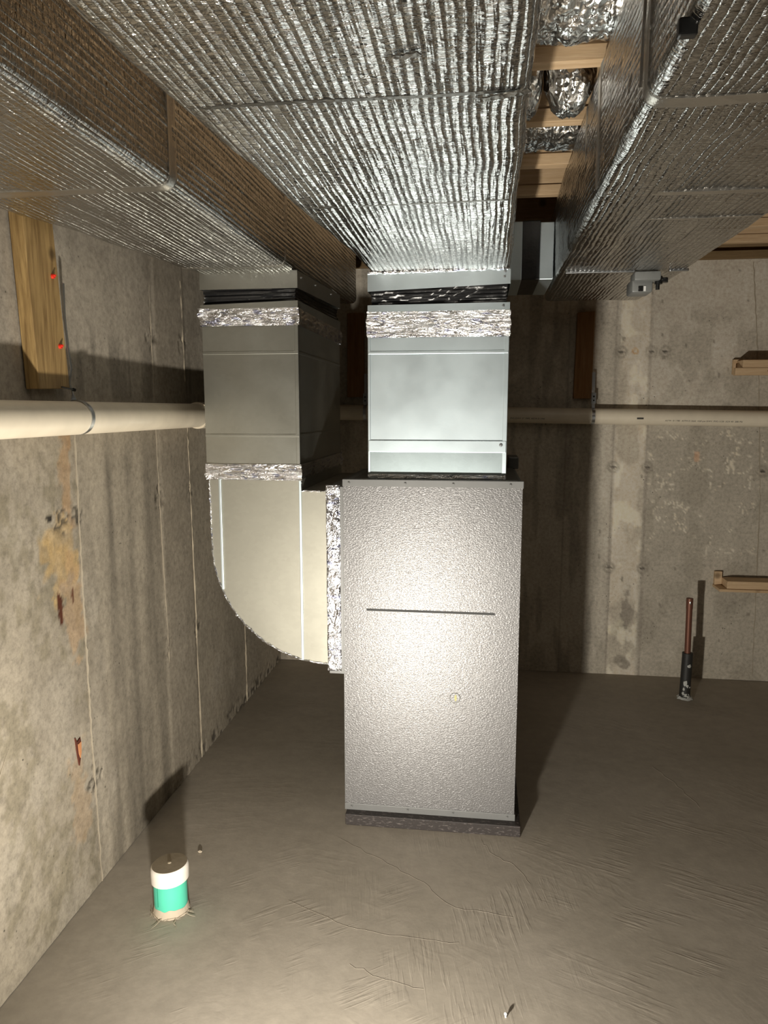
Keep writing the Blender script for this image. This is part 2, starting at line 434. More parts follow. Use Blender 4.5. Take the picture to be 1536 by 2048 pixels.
# smooth, slightly proud board faces between the joints
D += 0.003 * (sstep(2.49, 2.50, U) * (1 - sstep(2.755, 2.765, U))) + (fbm(U * 2.5, Vv * 1.5, 0, 61, 3) - 0.5) * 0.006
D += (fbm(U * 60, Vv * 40, 0, 66, 3) - 0.5) * 0.0018
smooth_panel = sstep(2.49, 2.50, U) * (1 - sstep(2.755, 2.765, U))
C = lerp(C, smooth_panel * 0.6, (0.33, 0.285, 0.225))
P = np.stack([XL + D, U, Vv], -1).reshape(-1, 3)
wl = mesh('wall_left', P, grid_faces(len(ys), len(zs)), CONC, smooth=True); tag(wl, kind='structure')
tinted(wl, C.reshape(-1, 3))
def solid_back(name, a, b):
    bmx = MB().box(a, b); return bmx
MB().box((XL - 0.25, YF, 0), (XL - 0.012, YB + 0.2, ZT)).obj('wall_core', plain('core_concrete', (0.3, 0.26, 0.21), 0.9), wl)

# back wall: u = x, v = z
xs = np.concatenate([np.arange(XL, 1.75, 0.0085), np.arange(1.8, XR, 0.12), [XR]])
U, Vv = np.meshgrid(xs, zs, indexing='ij')
C = np.ones(U.shape + (3,)) * np.array([0.335, 0.295, 0.235])
C = C * (0.72 + 0.50 * fbm(U * 5, Vv * 2.0, 0, 111, 5))[..., None]
C = lerp(C, sstep(1.42, 1.6, Vv) * 0.55, (0.37, 0.325, 0.262))
strip = sstep(0.70, 0.715, U) * (1 - sstep(0.85, 0.865, U))
C = lerp(C, strip * 0.5 * (0.4 + 0.9 * fbm(U * 20, Vv * 6, 0, 117, 3)), (0.50, 0.43, 0.33))
low = (1 - sstep(1.30, 1.42, Vv)) * sstep(0.865, 0.88, U)
C = lerp(C, low * 0.55, (0.235, 0.205, 0.160))
sq = np.abs(fbm(U * 17, Vv * 12, 0, 123, 3) - 0.5)
vein = (1 - sstep(0.006, 0.020, sq)) * sstep(0.46, 0.56, fbm(U * 8, Vv * 8, 0, 129, 2) + 0.05) * low * sstep(0.62, 0.75, Vv)
C = lerp(C, vein * 0.85, (0.50, 0.44, 0.34))
C = lerp(C, blob(U, Vv, 1.12, 1.20, 0.016, 0.03, 0.5, 131, 40) * 0.7, (0.50, 0.26, 0.14))
C = lerp(C, blob(U, Vv, 0.795, 0.34, 0.035, 0.11, 0.9, 133, 22) * 0.85, (0.16, 0.135, 0.11))
C = lerp(C, blob(U, Vv, 0.79, 0.07, 0.04, 0.04, 0.8, 134, 22) * 0.8, (0.17, 0.145, 0.115))
C = lerp(C, blob(U, Vv, 0.76, 0.27, 0.05, 0.05, 1.0, 137, 30) * 0.5, (0.58, 0.52, 0.38))
C = C * (1 - 0.25 * sstep(0.52, 0.66, fbm(U * 24, Vv * 3, 0, 139, 3)) * (1 - sstep(0.60, 0.70, U)))[..., None]
mot2 = sstep(0.5, 0.62, fbm(U * 12, Vv * 11, 0, 143, 4)) * sstep(1.35, 1.5, Vv) * (1 - sstep(1.6, 1.72, Vv))
C = lerp(C, mot2 * 0.5, (0.24, 0.21, 0.165))
gr = sstep(0.50, 0.60, fbm(U * 9, Vv * 4, 0, 147, 5)) * (1 - sstep(1.9, 2.0, Vv))
C = lerp(C, gr * 0.38, (0.19, 0.165, 0.125))
pl_ = sstep(0.56, 0.64, fbm(U * 14, Vv * 9, 0, 149, 5)) * strip
C = lerp(C, pl_ * 0.5, (0.60, 0.54, 0.42))
D = (fbm(U * 2.5, Vv * 1.5, 0, 161, 3) - 0.5) * 0.006 + (fbm(U * 55, Vv * 50, 0, 166, 3) - 0.5) * 0.002
ties_b = [(0.715, 1.745), (0.865, 1.745), (0.935, 1.745), (0.70, 1.145), (0.875, 1.145), (0.70, 0.60), (0.875, 0.60), (1.45, 1.13)]
for a, b in ties_b:
    r = np.sqrt((U - a) ** 2 + (Vv - b) ** 2)
    ring = sstep(0.016, 0.022, r) * (1 - sstep(0.028, 0.036, r)); dot = 1 - sstep(0.006, 0.011, np.sqrt(((U - a) * 0.6) ** 2 + (Vv - b) ** 2))
    C = lerp(C, ring * 0.5, (0.15, 0.13, 0.10)); C = lerp(C, dot * 0.9, (0.03, 0.025, 0.02)); D -= ring * 0.0015 + dot * 0.004
r = np.sqrt((U - 0.785) ** 2 + (Vv - 1.748) ** 2)
C = lerp(C, (sstep(0.006, 0.010, r) * (1 - sstep(0.014, 0.020, r))) * 0.8, (0.36, 0.21, 0.09))
rng = random.Random(5)
for k in range(46):
    a, b = rng.uniform(0.55, 1.6), rng.uniform(0.1, 2.15)
    rr = rng.uniform(0.003, 0.0075)
    C = lerp(C, blob(U, Vv, a, b, rr, rr * rng.uniform(1, 2.4), 0.3, 170 + k, 60) * 0.75, (0.13, 0.11, 0.085))
D -= 0.003 * (1 - sstep(0.0, 0.006, np.abs(U - 0.696 - (Vv - 1) * -0.01)))
D -= 0.003 * (1 - sstep(0.0, 0.006, np.abs(U - 0.870 + (Vv - 1) * 0.012)))
for e_, w_ in ((np.abs(U - 0.696 + (Vv - 1) * 0.01), 0.008), (np.abs(U - 0.870 + (Vv - 1) * 0.012), 0.009), (np.abs(U - 0.45), 0.005)):
    C = lerp(C, (1 - sstep(w_ * 0.4, w_, e_)) * 0.55 * (0.5 + 0.7 * fbm(U * 4, Vv * 9, 0, 190, 2)), (0.15, 0.125, 0.10))
P = np.stack([U, YB - D, Vv], -1).reshape(-1, 3)
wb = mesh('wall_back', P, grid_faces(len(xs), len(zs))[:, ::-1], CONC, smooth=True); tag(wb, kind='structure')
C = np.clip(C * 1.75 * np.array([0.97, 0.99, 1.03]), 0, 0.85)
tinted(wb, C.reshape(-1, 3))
MB().box((XL, YB + 0.012, 0), (XR, YB + 0.25, ZT)).obj('wall_core', plain('core_concrete_b', (0.3, 0.26, 0.21), 0.9), wb)

# remaining room, out of view: plain concrete
def shell_wall(name, a, b):
    o = MB().box(a, b).obj(name, plain(name + '_concrete', (0.25, 0.25, 0.245), 0.9, 0, 60, 0.001)); return tag(o, kind='structure')
shell_wall('wall_right', (XR, YF, 0), (XR + 0.2, YB + 0.2, ZT))
shell_wall('wall_front', (XL - 0.2, YF - 0.2, 0), (XR + 0.2, YF, ZT))

# floor, gently trowelled
fx = np.concatenate([np.arange(XL - 0.1, 2.2, 0.02), np.arange(2.3, XR + 0.2, 0.2)]); fy = np.concatenate([np.arange(YF - 0.1, 1.3, 0.15), np.arange(1.35, YB + 0.06, 0.02)])
U, Vv = np.meshgrid(fx, fy, indexing='ij')
Dz = (fbm(U * 2, Vv * 2, 0, 201, 3) - 0.5) * 0.006
P = np.stack([U, Vv, Dz - 0.001], -1).reshape(-1, 3)
fl = mesh('floor', P, grid_faces(len(fx), len(fy)), FLOOR, smooth=True); tag(fl, kind='structure')
# trowel marks: little raised laps of cement
tm = MB(); rng = random.Random(11)
def lap(x, y, ang, L, h=0.0012, bend=0.0):
    n = 9; pts = []
    for i in range(n):
        s = (i / (n - 1) - 0.5) * L; a = ang + bend * s
        pts.append((x + math.cos(a) * s, y + math.sin(a) * s, 0.0006 + Dzf(x + math.cos(a) * s, y + math.sin(a) * s)))
    tm.tube(pts, [h * math.sin(math.pi * (i + 0.4) / (n - 0.2)) + 0.0002 for i in range(n)], 5)
def Dzf(x, y):
    return float((fbm(np.array([x * 2]), np.array([y * 2]), 0, 201, 3)[0] - 0.5) * 0.006 - 0.001)
clusters = [(0.12, 2.20, 1.9, 9), (-0.12, 1.98, 1.6, 10), (0.02, 1.80, 1.65, 12), (-0.05, 1.68, 1.7, 8), (0.42, 2.12, 2.8, 10), (0.55, 1.95, 2.75, 11),
            (0.68, 2.30, 2.7, 8), (0.75, 2.60, 2.6, 6), (0.85, 2.05, 2.65, 9), (0.20, 1.98, 2.0, 6), (0.62, 1.75, 2.3, 7), (-0.35, 2.0, 2.9, 4), (-0.55, 1.9, 0.7, 5), (-0.2, 1.62, 1.9, 6)]
for cx, cy, an, k in []:
    for i in range(int(k * 0.7)):
        lap(cx + rng.gauss(0, 0.075), cy + rng.gauss(0, 0.055), an + rng.gauss(0, 0.13), rng.uniform(0.03, 0.13), rng.uniform(0.0001, 0.0004), rng.uniform(-1.5, 1.5))
for pts in ([(-0.45, 2.28), (-0.3, 2.18), (-0.15, 2.08), (-0.06, 1.98), (0.15, 1.96)], [(-0.55, 1.95), (-0.35, 1.86), (-0.2, 1.84), (0.0, 1.83)],
            [(-0.32, 1.72), (-0.22, 1.68), (-0.1, 1.66)], [(0.02, 2.34), (0.06, 2.25), (0.14, 2.2), (0.18, 2.1)], [(0.72, 2.95), (0.78, 2.8), (0.83, 2.62)]):
    q = []
    for (a, b), (c, d) in zip(pts, pts[1:]):
        for k in range(6):
            s = k / 6; x = a + (c - a) * s + rng.gauss(0, 0.003); y = b + (d - b) * s + rng.gauss(0, 0.003); q.append((x, y, 0.0006 + Dzf(x, y)))
    tm.tube(q, 0.0003, 5)
o = tm.obj('trowel_mark', FLOOR, fl, smooth=True); o['kind'] = 'stuff'

# form joints left standing on the left wall, and the cement fins
def seam(name, pts, r, mat, parent, seed, axis):
    q = []; rng = random.Random(seed); rad = []
    for (a, b) in zip(pts, pts[1:]):
        n = 26
        for k in range(n):
            s = k / n; p = [a[i] + (b[i] - a[i]) * s for i in range(3)]
            p[1 if axis == 'l' else 0] += rng.gauss(0, 0.0012); q.append(p); rad.append(r * rng.uniform(0.35, 1.25))
    q.append(pts[-1]); rad.append(r * 0.5)
    return MB().tube(q, rad, 5).obj(name, mat, parent, smooth=True)
PALEJ = plain('joint_cement', (0.36, 0.31, 0.235), 0.85, 0, 90, 0.002)
x = XL + 0.0005
seam('form_seam', [(x, 1.950, 1.40), (x, 1.945, 0.9), (x, 1.947, 0.5), (x, 1.960, 0.0)], 0.0035, PALEJ, wl, 1, 'l')
seam('form_seam', [(x, 2.467, 1.92), (x, 2.478, 1.24), (x, 2.505, 0.57), (x, 2.512, 0.02)], 0.0025, PALEJ, wl, 2, 'l')
seam('form_seam', [(x, 2.734, 1.93), (x, 2.752, 1.37), (x, 2.770, 0.8), (x, 2.785, 0.0)], 0.0042, PALE, wl, 3, 'l')
seam('form_seam', [(x, 3.381, 1.2), (x, 3.385, 0.5), (x, 3.39, 0.0)], 0.004, PALE, wl, 4, 'l')
yb = YB - 0.0005
seam('form_seam', [(1.336, yb, 2.18), (1.40, yb, 1.6), (1.448, yb, 0.98), (1.471, yb, 0.02)], 0.003, PALEJ, wb, 6, 'b')
# broken-out pocket low on the left wall, with orange aggregate in it
mk = MB().prism([(1.858, 0.515), (1.866, 0.50), (1.884, 0.505), (1.884, 0.48), (1.880, 0.445), (1.872, 0.425), (1.866, 0.455)], 0, XL - 0.001, XL + 0.003)
mk.obj('broken_pocket', RUSTM, wl)
MB().prism([(1.868, 0.492), (1.884, 0.494), (1.882, 0.462), (1.876, 0.447), (1.870, 0.462)], 0, XL, XL + 0.005).obj('aggregate', CLAY, wl)
MB().tube([(XL + .001, 1.555 + a, 0.60 + b) for a, b in ((-0.06, -0.08), (-0.035, -0.05), (-0.015, -0.02), (0.0, 0.0), (0.015, 0.02))], [0.001, 0.002, 0.0025, 0.002, 0.0008], 5).obj('crack_lip', PALEJ, wl)

# ceiling deck, sill plate and rim board
cl = MB()
cl.box((XL - 0.2, YF - 0.2, ZC), (XR + 0.2, YB + 0.25, ZC + 0.03)); o = cl.obj('ceiling', WOOD_B); tag(o, kind='structure')
o = MB().box((XL, YB - 0.02, ZT), (XR, YB + 0.12, ZJ), 0.002).obj('trim_1', m_wood('sill_wood', (0.17, 0.11, 0.05), (0.24, 0.16, 0.08))); tag(o, kind='structure')
o = MB().box((XL, YB + 0.02, ZJ), (XR, YB + 0.06, ZC)).obj('trim_2', WOOD_B); tag(o, kind='structure')
o = MB().box((XL - 0.14, YF, ZT), (XL - 0.0, YB, ZC)).obj('trim_3', WOOD_B); tag(o, kind='structure')
o = MB().box((XR, YF, ZT), (XR + 0.14, YB, ZC)).obj('trim_4', WOOD_B); tag(o, kind='structure')
o = MB().box((XL, YF - 0.14, ZT), (XR, YF, ZC)).obj('trim_5', WOOD_B); tag(o, kind='structure')

JW = 0.040
joists = [(1.49, 'pale wood floor joist nearest the camera, above the crumpled foil duct'),
          (1.836, 'pale wood floor joist showing its face just below the large crumpled foil duct'),
          (2.191, 'pale wood floor joist half covered by the two drooping foil bundles'),
          (2.557, 'pale wood floor joist right behind the short dark foil duct'),
          (2.894, 'pale wood floor joist second from the black gap above the branch duct'),
          (3.244, 'pale wood floor joist right above the black and grey branch duct'),
          (3.50, 'pale wood floor joist at the right frame edge, farther from the back wall'),
          (3.81, 'pale wood floor joist at the right frame edge, last before the back wall')]
for y, lab in joists:
    t = thing('floor_joist', lab, 'joist', (1.2, y + JW / 2, ZJ), 'floor joists')
    MB().box((XL + 0.001, y, ZJ), (XR - 0.001, y + JW, ZJ + 0.036), 0.002).obj('bottom_flange', WOOD, t)
    MB().box((XL + 0.001, y + 0.006, ZJ + 0.036), (XR - 0.001, y + JW, ZC - 0.0005)).obj('web', WOOD, t)

# ------------------------------------------------------------------ foil covered trunk ducts
def loft(stations, rad, step_y, step_c, sag, seed, crimp=0.0012):
    """rounded rectangular tube along y; stations = (y, x0, x1, z0, z1)"""
    st = np.array(stations, float); y0, y1 = st[0, 0], st[-1, 0]
    n = max(3, int(abs(y1 - y0) / step_y) + 1); Yv = np.linspace(y0, y1, n)
    x0, x1, z0, z1 = [np.interp(Yv, st[:, 0], st[:, k]) for k in (1, 2, 3, 4)]
    w, h = x1[0] - x0[0], z1[0] - z0[0]
    # unit outline (bottom-left corner first, going right along the bottom)
    pts = []
    def edge(p, q, L):
        m = max(2, int(L / step_c)); return [(p[0] + (q[0] - p[0]) * k / m, p[1] + (q[1] - p[1]) * k / m) for k in range(m)]
    corner = [(0, 0), (1, 0), (1, 1), (0, 1)]
    segs = []
    for k, L in enumerate((w, h, w, h)):
        segs += [(c, k) for c in edge(corner[k], corner[(k + 1) % 4], L)]
    uv = np.array([s[0] for s in segs])
    X = x0[:, None] + uv[None, :, 0] * (x1 - x0)[:, None]; Z = z0[:, None] + uv[None, :, 1] * (z1 - z0)[:, None]
    cx, cz = ((x0 + x1) / 2)[:, None], ((z0 + z1) / 2)[:, None]
    hx, hz = ((x1 - x0) / 2)[:, None] - rad, ((z1 - z0) / 2)[:, None] - rad
    dx, dz = X - cx, Z - cz
    px, pz = np.clip(dx, -hx, hx), np.clip(dz, -hz, hz)
    qx, qz = dx - px, dz - pz; L = np.sqrt(qx ** 2 + qz ** 2) + 1e-9
    nx, nz = qx / L, qz / L
    YY = Yv[:, None] + 0 * X
    d = sag * (fbm(X * 6, YY * 5, Z * 6, seed, 2) - 0.45) * 2 + crimp * (fbm(X * 60, YY * 60, Z * 60, seed + 3, 2) - 0.5) * 2
    X = cx + px + nx * (rad + d); Z = cz + pz + nz * (rad + d)
    V = np.stack([X, YY, Z], -1); m = V.shape[1]
    F = grid_faces(m, n, True)                      # rings around, columns along
    V = V.transpose(1, 0, 2).reshape(-1, 3)
    caps = []
    return V, F, m, n
def duct_part(name, stations, mat, parent, rad=0.022, sy=0.012, sc=0.012, sag=0.004, seed=1, crimp=0.0012):
    V, F, m, n = loft(stations, rad, sy, sc, sag, seed, crimp)
    o = mesh(name, V, F, mat, parent, smooth=True)
    # end caps
    for j in (0, n - 1):
        ring = [i * n + j for i in range(m)]
        me = o.data
        bm = bmesh.new(); bm.from_mesh(me); bm.verts.ensure_lookup_table()
        f = bm.faces.new([bm.verts[i] for i in ring]); bm.to_mesh(me); bm.free()
    return o
def interp_st(st, y):
    a = np.array(st, float); return [np.interp(y, a[:, 0], a[:, k]) for k in (1, 2, 3, 4)]
def band(st, y0, y1, parent, off=0.0016, seed=5, name='joint_tape', mat=None):
    s2 = []
    for y in (y0, y1):
        x0, x1, z0, z1 = interp_st(st, y); s2.append((y, x0 - off, x1 + off, z0 - off, z1 + off))
    return duct_part(name, s2, mat or TAPE_SMOOTH, parent, 0.023, 0.006, 0.02, 0.0042, seed, 0.0006)

TOP = 2.222
# left return trunk
ST_L = [(-1.6, -1.120, -0.640, 1.90, TOP), (0.95, -1.120, -0.645, 1.90, TOP), (1.14, -1.120, -0.655, 1.90, TOP), (1.50, -1.120, -0.635, 1.90, TOP), (1.64, -1.108, -0.631, 1.90, TOP),
        (1.815, -1.058, -0.629, 1.90, TOP), (2.06, -1.015, -0.626, 1.90, TOP), (2.326, -0.982, -0.623, 1.90, TOP), (2.446, -0.952, -0.622, 1.901, TOP), (3.30, -0.952, -0.618, 1.935, TOP), (3.60, -0.952, -0.610, 1.955, TOP)]
ducL = thing('trunk_duct', 'foil wrapped rectangular trunk duct along the left wall, above the curved metal elbow', 'duct', (-0.88, 1.0, 1.90))
duct_part('foil_wrap', ST_L, FOIL, ducL, 0.024, 0.012, 0.012, 0.005, 1, 0.0014)
band(ST_L, 1.490, 1.525, ducL, seed=3)
band(ST_L, 2.335, 2.36, ducL, seed=5)
# main supply trunk
ST_M = [(-1.6, -0.545, 0.060, 1.93, TOP), (0.88, -0.514, 0.063, 1.93, TOP), (1.163, -0.497, 0.064, 1.93, TOP), (1.47, -0.478, 0.069, 1.93, TOP), (1.736, -0.460, 0.071, 1.93, TOP),
        (2.322, -0.415, 0.083, 1.93, TOP), (2.60, -0.406, 0.088, 1.933, TOP), (3.32, -0.395, 0.090, 1.935, TOP)]
K_ = 0.9204
ST_M = [(a * K_, b * K_, c * K_, 1.45 + (d - 1.45) * K_, e) for a, b, c, d, e in ST_M[:-1]] + [(3.32, -0.372, 0.086, 1.897, TOP)]
ducM = thing('trunk_duct', 'large foil wrapped trunk duct in the middle, meeting the riser above the air handler', 'duct', (-0.2, 1.0, 1.90))
duct_part('foil_wrap', ST_M, FOIL, ducM, 0.020, 0.011, 0.011, 0.006, 21, 0.0018)
band(ST_M, 1.108, 1.118, ducM, seed=21, off=0.0006, mat=SEAMF)
band(ST_M, 1.655, 1.665, ducM, seed=21, off=0.0006, mat=SEAMF)
def scrap(a, b, w, seed):
    rng = random.Random(seed); a, b = Vector(a), Vector(b); pts = [a + (b - a) * (k / 7) + Vector((0, rng.gauss(0, 0.0015), rng.gauss(0, 0.0006))) for k in range(8)]
    MB().ribbon(pts, [(0, 0, -1)] * 8, w, 0.002).obj('tape_scrap', SEAMF, ducM)
scrap((-0.005, 1.125, 1.887), (0.058, 1.105, 1.888), 0.014, 1); scrap((-0.382, 1.655, 1.889), (-0.305, 1.652, 1.889), 0.012, 2); scrap((-0.118, 0.985, 1.887), (-0.085, 0.975, 1.887), 0.010, 3)
# right trunk
ST_R = [(-1.6, 0.245, 0.72, 1.93, TOP), (1.0, 0.247, 0.715, 1.93, TOP), (1.79, 0.249, 0.706, 1.93, TOP), (2.7, 0.256, 0.702, 1.93, TOP), (3.47, 0.272, 0.690, 1.932, TOP)]
ducR = thing('trunk_duct', 'foil wrapped trunk duct on the right with a damper actuator strapped beneath its far end', 'duct', (0.48, 1.0, 1.93))
duct_part('foil_wrap', ST_R, FOIL, ducR, 0.020, 0.012, 0.012, 0.005, 41, 0.0014)
band(ST_R, 1.262, 1.300, ducR, seed=43)
band(ST_R, 1.780, 1.805, ducR, seed=44)
band(ST_R, 2.02, 2.03, ducR, seed=45, off=0.0008)
MB().box((0.285, 2.732, 1.923), (0.520, 2.748, 1.932), 0.002).box((0.636, 2.732, 1.923), (0.700, 2.748, 1.932), 0.002).obj('drive_cleat', STEEL, ducR)
MB().tube([(0.243, 1.30, 1.96), (0.241, 1.285, 2.05), (0.242, 1.27, 2.20)], 0.0025, 6).obj('side_seam', TAPE_SMOOTH, ducR, True)
clipb = MB(); clipb.box((0.238, 1.040, 1.918), (0.262, 1.056, 1.940), 0.003)
clipb.obj('hanger_clip', BLACKP, ducR)

# damper actuator under the right trunk
act = thing('damper_actuator', 'small grey damper actuator with black clamp hanging under the right foil duct', 'actuator', (0.56, 2.80, 1.915))
MB().box((0.520, 2.735, 1.895), (0.610, 2.815, 1.926), 0.006).obj('mounting_plate', GREYP, act, True)
MB().box((0.518, 2.765, 1.858), (0.590, 2.870, 1.905), 0.008).obj('housing', GREYP, act, True)
MB().box((0.540, 2.762, 1.862), (0.556, 2.765, 1.880), 0.001).obj('dark_label', BLACKP, act)
MB().box((0.558, 2.762, 1.862), (0.566, 2.765, 1.880), 0.001).obj('white_label', WHITEP, act)
c = MB().cyl((0.608, 2.765, 1.885), (0.608, 2.765, 1.912), 0.013, n=16).cyl((0.630, 2.775, 1.892), (0.630, 2.775, 1.908), 0.012, n=16).cyl((0.605, 2.762, 1.866), (0.605, 2.762, 1.890), 0.007, n=12)
c.box((0.603, 2.755, 1.893), (0.638, 2.777, 1.904), 0.003); c.obj('clamp', BLACKP, act, True)

# ------------------------------------------------------------------ rings of sheet metal around a riser
def ring(name, x0, x1, y0, y1, z0, z1, mat, parent, ds=0.02, dz=0.02, fn=None, tilt0=0.0, tilt1=0.0, off=0.0, smooth=True, back=0.0):
    """vertical rectangular tube wall. tilt: dz per metre of x; fn(P, N, cdist, v) -> outward displacement"""
    x0 -= off; x1 += off; y0 -= off; y1 += off
    pts = []; nr = []; cd = []
    cs = [(x0, y0), (x1, y0), (x1, y1), (x0, y1)]; ns = [(0, -1), (1, 0), (0, 1), (-1, 0)]
    for k in range(4):
        p, q = np.array(cs[k]), np.array(cs[(k + 1) % 4]); L = np.linalg.norm(q - p); m = max(2, int(L / ds))
        for i in range(m):
            s = i / m; pts.append(p + (q - p) * s); cd.append(min(s, 1 - s) * L)
            if i == 0:
                a = np.array(ns[k]) + np.array(ns[k - 1]); nr.append(a / np.linalg.norm(a) * 1.2)
            else: nr.append(np.array(ns[k], float))
    pts, nr, cd = np.array(pts), np.array(nr), np.array(cd)
    nv = max(2, int((z1 - z0) / dz) + 1); v = np.linspace(0, 1, nv)
    zlo = z0 + tilt0 * (pts[:, 0] - x0) + back * (pts[:, 1] - y0); zhi = z1 + tilt1 * (pts[:, 0] - x0) + back * (pts[:, 1] - y0)
    Z = zlo[:, None] * (1 - v) + zhi[:, None] * v
    P = np.stack([pts[:, 0][:, None] + 0 * Z, pts[:, 1][:, None] + 0 * Z, Z], -1)
    if fn is not None:
        d = fn(P, cd[:, None] + 0 * Z, v[None, :] + 0 * Z)
        P[..., 0] += nr[:, 0][:, None] * d; P[..., 1] += nr[:, 1][:, None] * d
    V = P.reshape(-1, 3)
    o = mesh(name, V, grid_faces(len(pts), nv, True), mat, parent, smooth=smooth)
    if smooth: o.data.set_sharp_from_angle(angle=math.radians(45))
    return o
def f_tape(seed, amp=0.002, corner=0.006, bulge=0.003):
    def fn(P, cd, v):
        x, y, z = P[..., 0], P[..., 1], P[..., 2]
        a = (fbm(x * 22, y * 22, z * 90, seed, 3) - 0.5) * 2 * amp * (0.6 + 2.6 * np.exp(-cd / 0.02)) + corner * np.exp(-cd / 0.010) * fbm(x * 60, y * 60, z * 60, seed + 1, 2)
        a = a + bulge * (1 - np.abs(2 * v - 1)) * (0.6 + 0.5 * vnoise(x * 9, y * 9, z * 50, seed + 2))
        return a + 0.0012
    return fn
def f_vinyl(seed, inset=0.006):
    def fn(P, cd, v):
        x, y, z = P[..., 0], P[..., 1], P[..., 2]
        return -inset * np.sin(np.pi * v) - 0.004 + 0.006 * (vnoise(x * 7, y * 7, z * 40, seed) - 0.5) + 0.0025 * np.sin(z * 500 + 8 * vnoise(x * 5, y * 5, 0, seed + 1))
    return fn
def f_sheet(seed, amp=0.0016):
    def fn(P, cd, v):
        return (fbm(P[..., 0] * 4, P[..., 1] * 4, P[..., 2] * 4, seed, 2) - 0.5) * 2 * amp * np.clip(cd / 0.05, 0, 1)
    return fn

# supply riser over the air handler
mx0, mx1, my0, my1 = -0.373, 0.0805, 2.440, 2.90
zs_ = lambda z: 1.45 + (z - 1.45) * K_
ris = thing('supply_riser', 'bright galvanised square riser standing on top of the grey air handler', 'duct', ((mx0 + mx1) / 2, 2.85, 1.2196))
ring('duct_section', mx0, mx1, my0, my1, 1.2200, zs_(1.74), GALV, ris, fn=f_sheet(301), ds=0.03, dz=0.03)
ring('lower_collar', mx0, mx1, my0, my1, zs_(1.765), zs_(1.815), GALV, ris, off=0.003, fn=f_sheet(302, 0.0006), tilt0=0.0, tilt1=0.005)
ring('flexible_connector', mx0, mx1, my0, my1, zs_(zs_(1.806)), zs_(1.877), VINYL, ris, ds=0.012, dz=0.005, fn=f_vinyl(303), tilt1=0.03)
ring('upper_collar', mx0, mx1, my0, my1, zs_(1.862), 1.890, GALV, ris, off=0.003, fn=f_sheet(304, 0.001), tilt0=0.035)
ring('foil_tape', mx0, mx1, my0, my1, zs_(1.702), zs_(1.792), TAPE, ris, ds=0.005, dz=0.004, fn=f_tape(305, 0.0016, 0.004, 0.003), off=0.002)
ring('foil_tape', mx0, mx1, my0, my1, 1.2205, 1.234, TAPE, ris, ds=0.006, dz=0.0035, fn=f_tape(306, 0.0012, 0.002, 0.002), off=0.001)
b = MB().box((mx0 - 0.001, my0 - 0.005, 1.308), (mx1 + 0.001, my0 - 0.0005, 1.347), 0.0015); b.obj('drive_slip', GALV, ris)
b = MB().box((mx0 - 0.0015, my0 - 0.0035, 1.629), (mx1 + 0.0015, my0 - 0.0005, 1.638), 0.0012); b.obj('slip_joint', GALV, ris)
MB().box((mx0 - 0.003, my0 - 0.003, 1.236), (mx0 + 0.006, my0 + 0.012, 1.702), 0.0015).obj('corner_seam', GALV, ris)
MB().box((mx1 - 0.012, my0 - 0.003, 1.236), (mx1 + 0.003, my0 + 0.012, 1.702), 0.0015).obj('corner_seam', GALV, ris)
def screw(p, parent, r=0.0042, mat=None, n=(0, -1, 0), name='screw'):
    nn = Vector(n); p = Vector(p)
    m = MB().cyl(p, p + nn * 0.0015, r * 1.45, n=12).cyl(p + nn * 0.0012, p + nn * 0.005, r, r * 0.85, 6)
    return m.obj(name, mat or STEEL, parent, False)
screw((mx1 - 0.016, my0 - 0.004, 1.334), ris); screw((mx1 - 0.014, my0 - 0.003, 1.884), ris, 0.003); screw((mx1 - 0.016, my0 - 0.003, 1.868), ris, 0.003)
screw((mx1 - 0.018, my0 - 0.003, zs_(1.806)), ris, 0.003)
ring('base_band', mx0, mx1, my0, my1, 1.2205, 1.308, GALV_DK, ris, fn=f_sheet(307, 0.0008), off=0.0012)  # darker galvanised band around the foot of the riser
# foil lip where the insulation meets the collar
def lip(pts, r, seed, parent, name='foil_lip'):
    rng = random.Random(seed); q = []; rad = []
    for a, b2 in zip(pts, pts[1:]):
        L = (Vector(b2) - Vector(a)).length; n = max(4, int(L / 0.006))
        for k in range(n):
            s = k / n; q.append([a[i] + (b2[i] - a[i]) * s + rng.gauss(0, 0.0011) for i in range(3)]); rad.append(r * rng.uniform(0.6, 1.3))
    q.append(pts[-1]); rad.append(r * 0.6)
    return MB().tube(q, rad, 6).obj(name, TAPE, parent, True)
lip([(mx0, my0 - 0.004, 1.888), (mx1, my0 - 0.004, 1.894)], 0.006, 5, ducM)

# return riser and elbow on the left
lx0, lx1, ly0, ly1 = -0.947, -0.6155, 2.45, 3.19
ret = thing('return_riser', 'dull galvanised riser beside the left wall, taped onto the curved elbow', 'duct', ((lx0 + lx1) / 2, 2.8, 1.205))
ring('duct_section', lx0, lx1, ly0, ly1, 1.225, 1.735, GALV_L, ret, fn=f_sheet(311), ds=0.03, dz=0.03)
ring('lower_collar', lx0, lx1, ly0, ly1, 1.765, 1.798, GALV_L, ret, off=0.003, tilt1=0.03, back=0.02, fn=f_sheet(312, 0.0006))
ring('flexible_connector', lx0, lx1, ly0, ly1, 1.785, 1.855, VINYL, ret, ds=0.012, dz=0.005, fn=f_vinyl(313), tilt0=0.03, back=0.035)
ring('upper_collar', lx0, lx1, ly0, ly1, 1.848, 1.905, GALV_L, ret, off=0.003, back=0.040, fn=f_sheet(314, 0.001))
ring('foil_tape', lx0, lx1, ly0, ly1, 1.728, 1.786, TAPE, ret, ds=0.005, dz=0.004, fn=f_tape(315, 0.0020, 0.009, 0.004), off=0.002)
MB().box((lx0 - 0.001, ly0 - 0.003, 1.634), (lx1 + 0.001, ly1 + 0.002, 1.643), 0.0012).obj('slip_joint', GALV_L, ret)
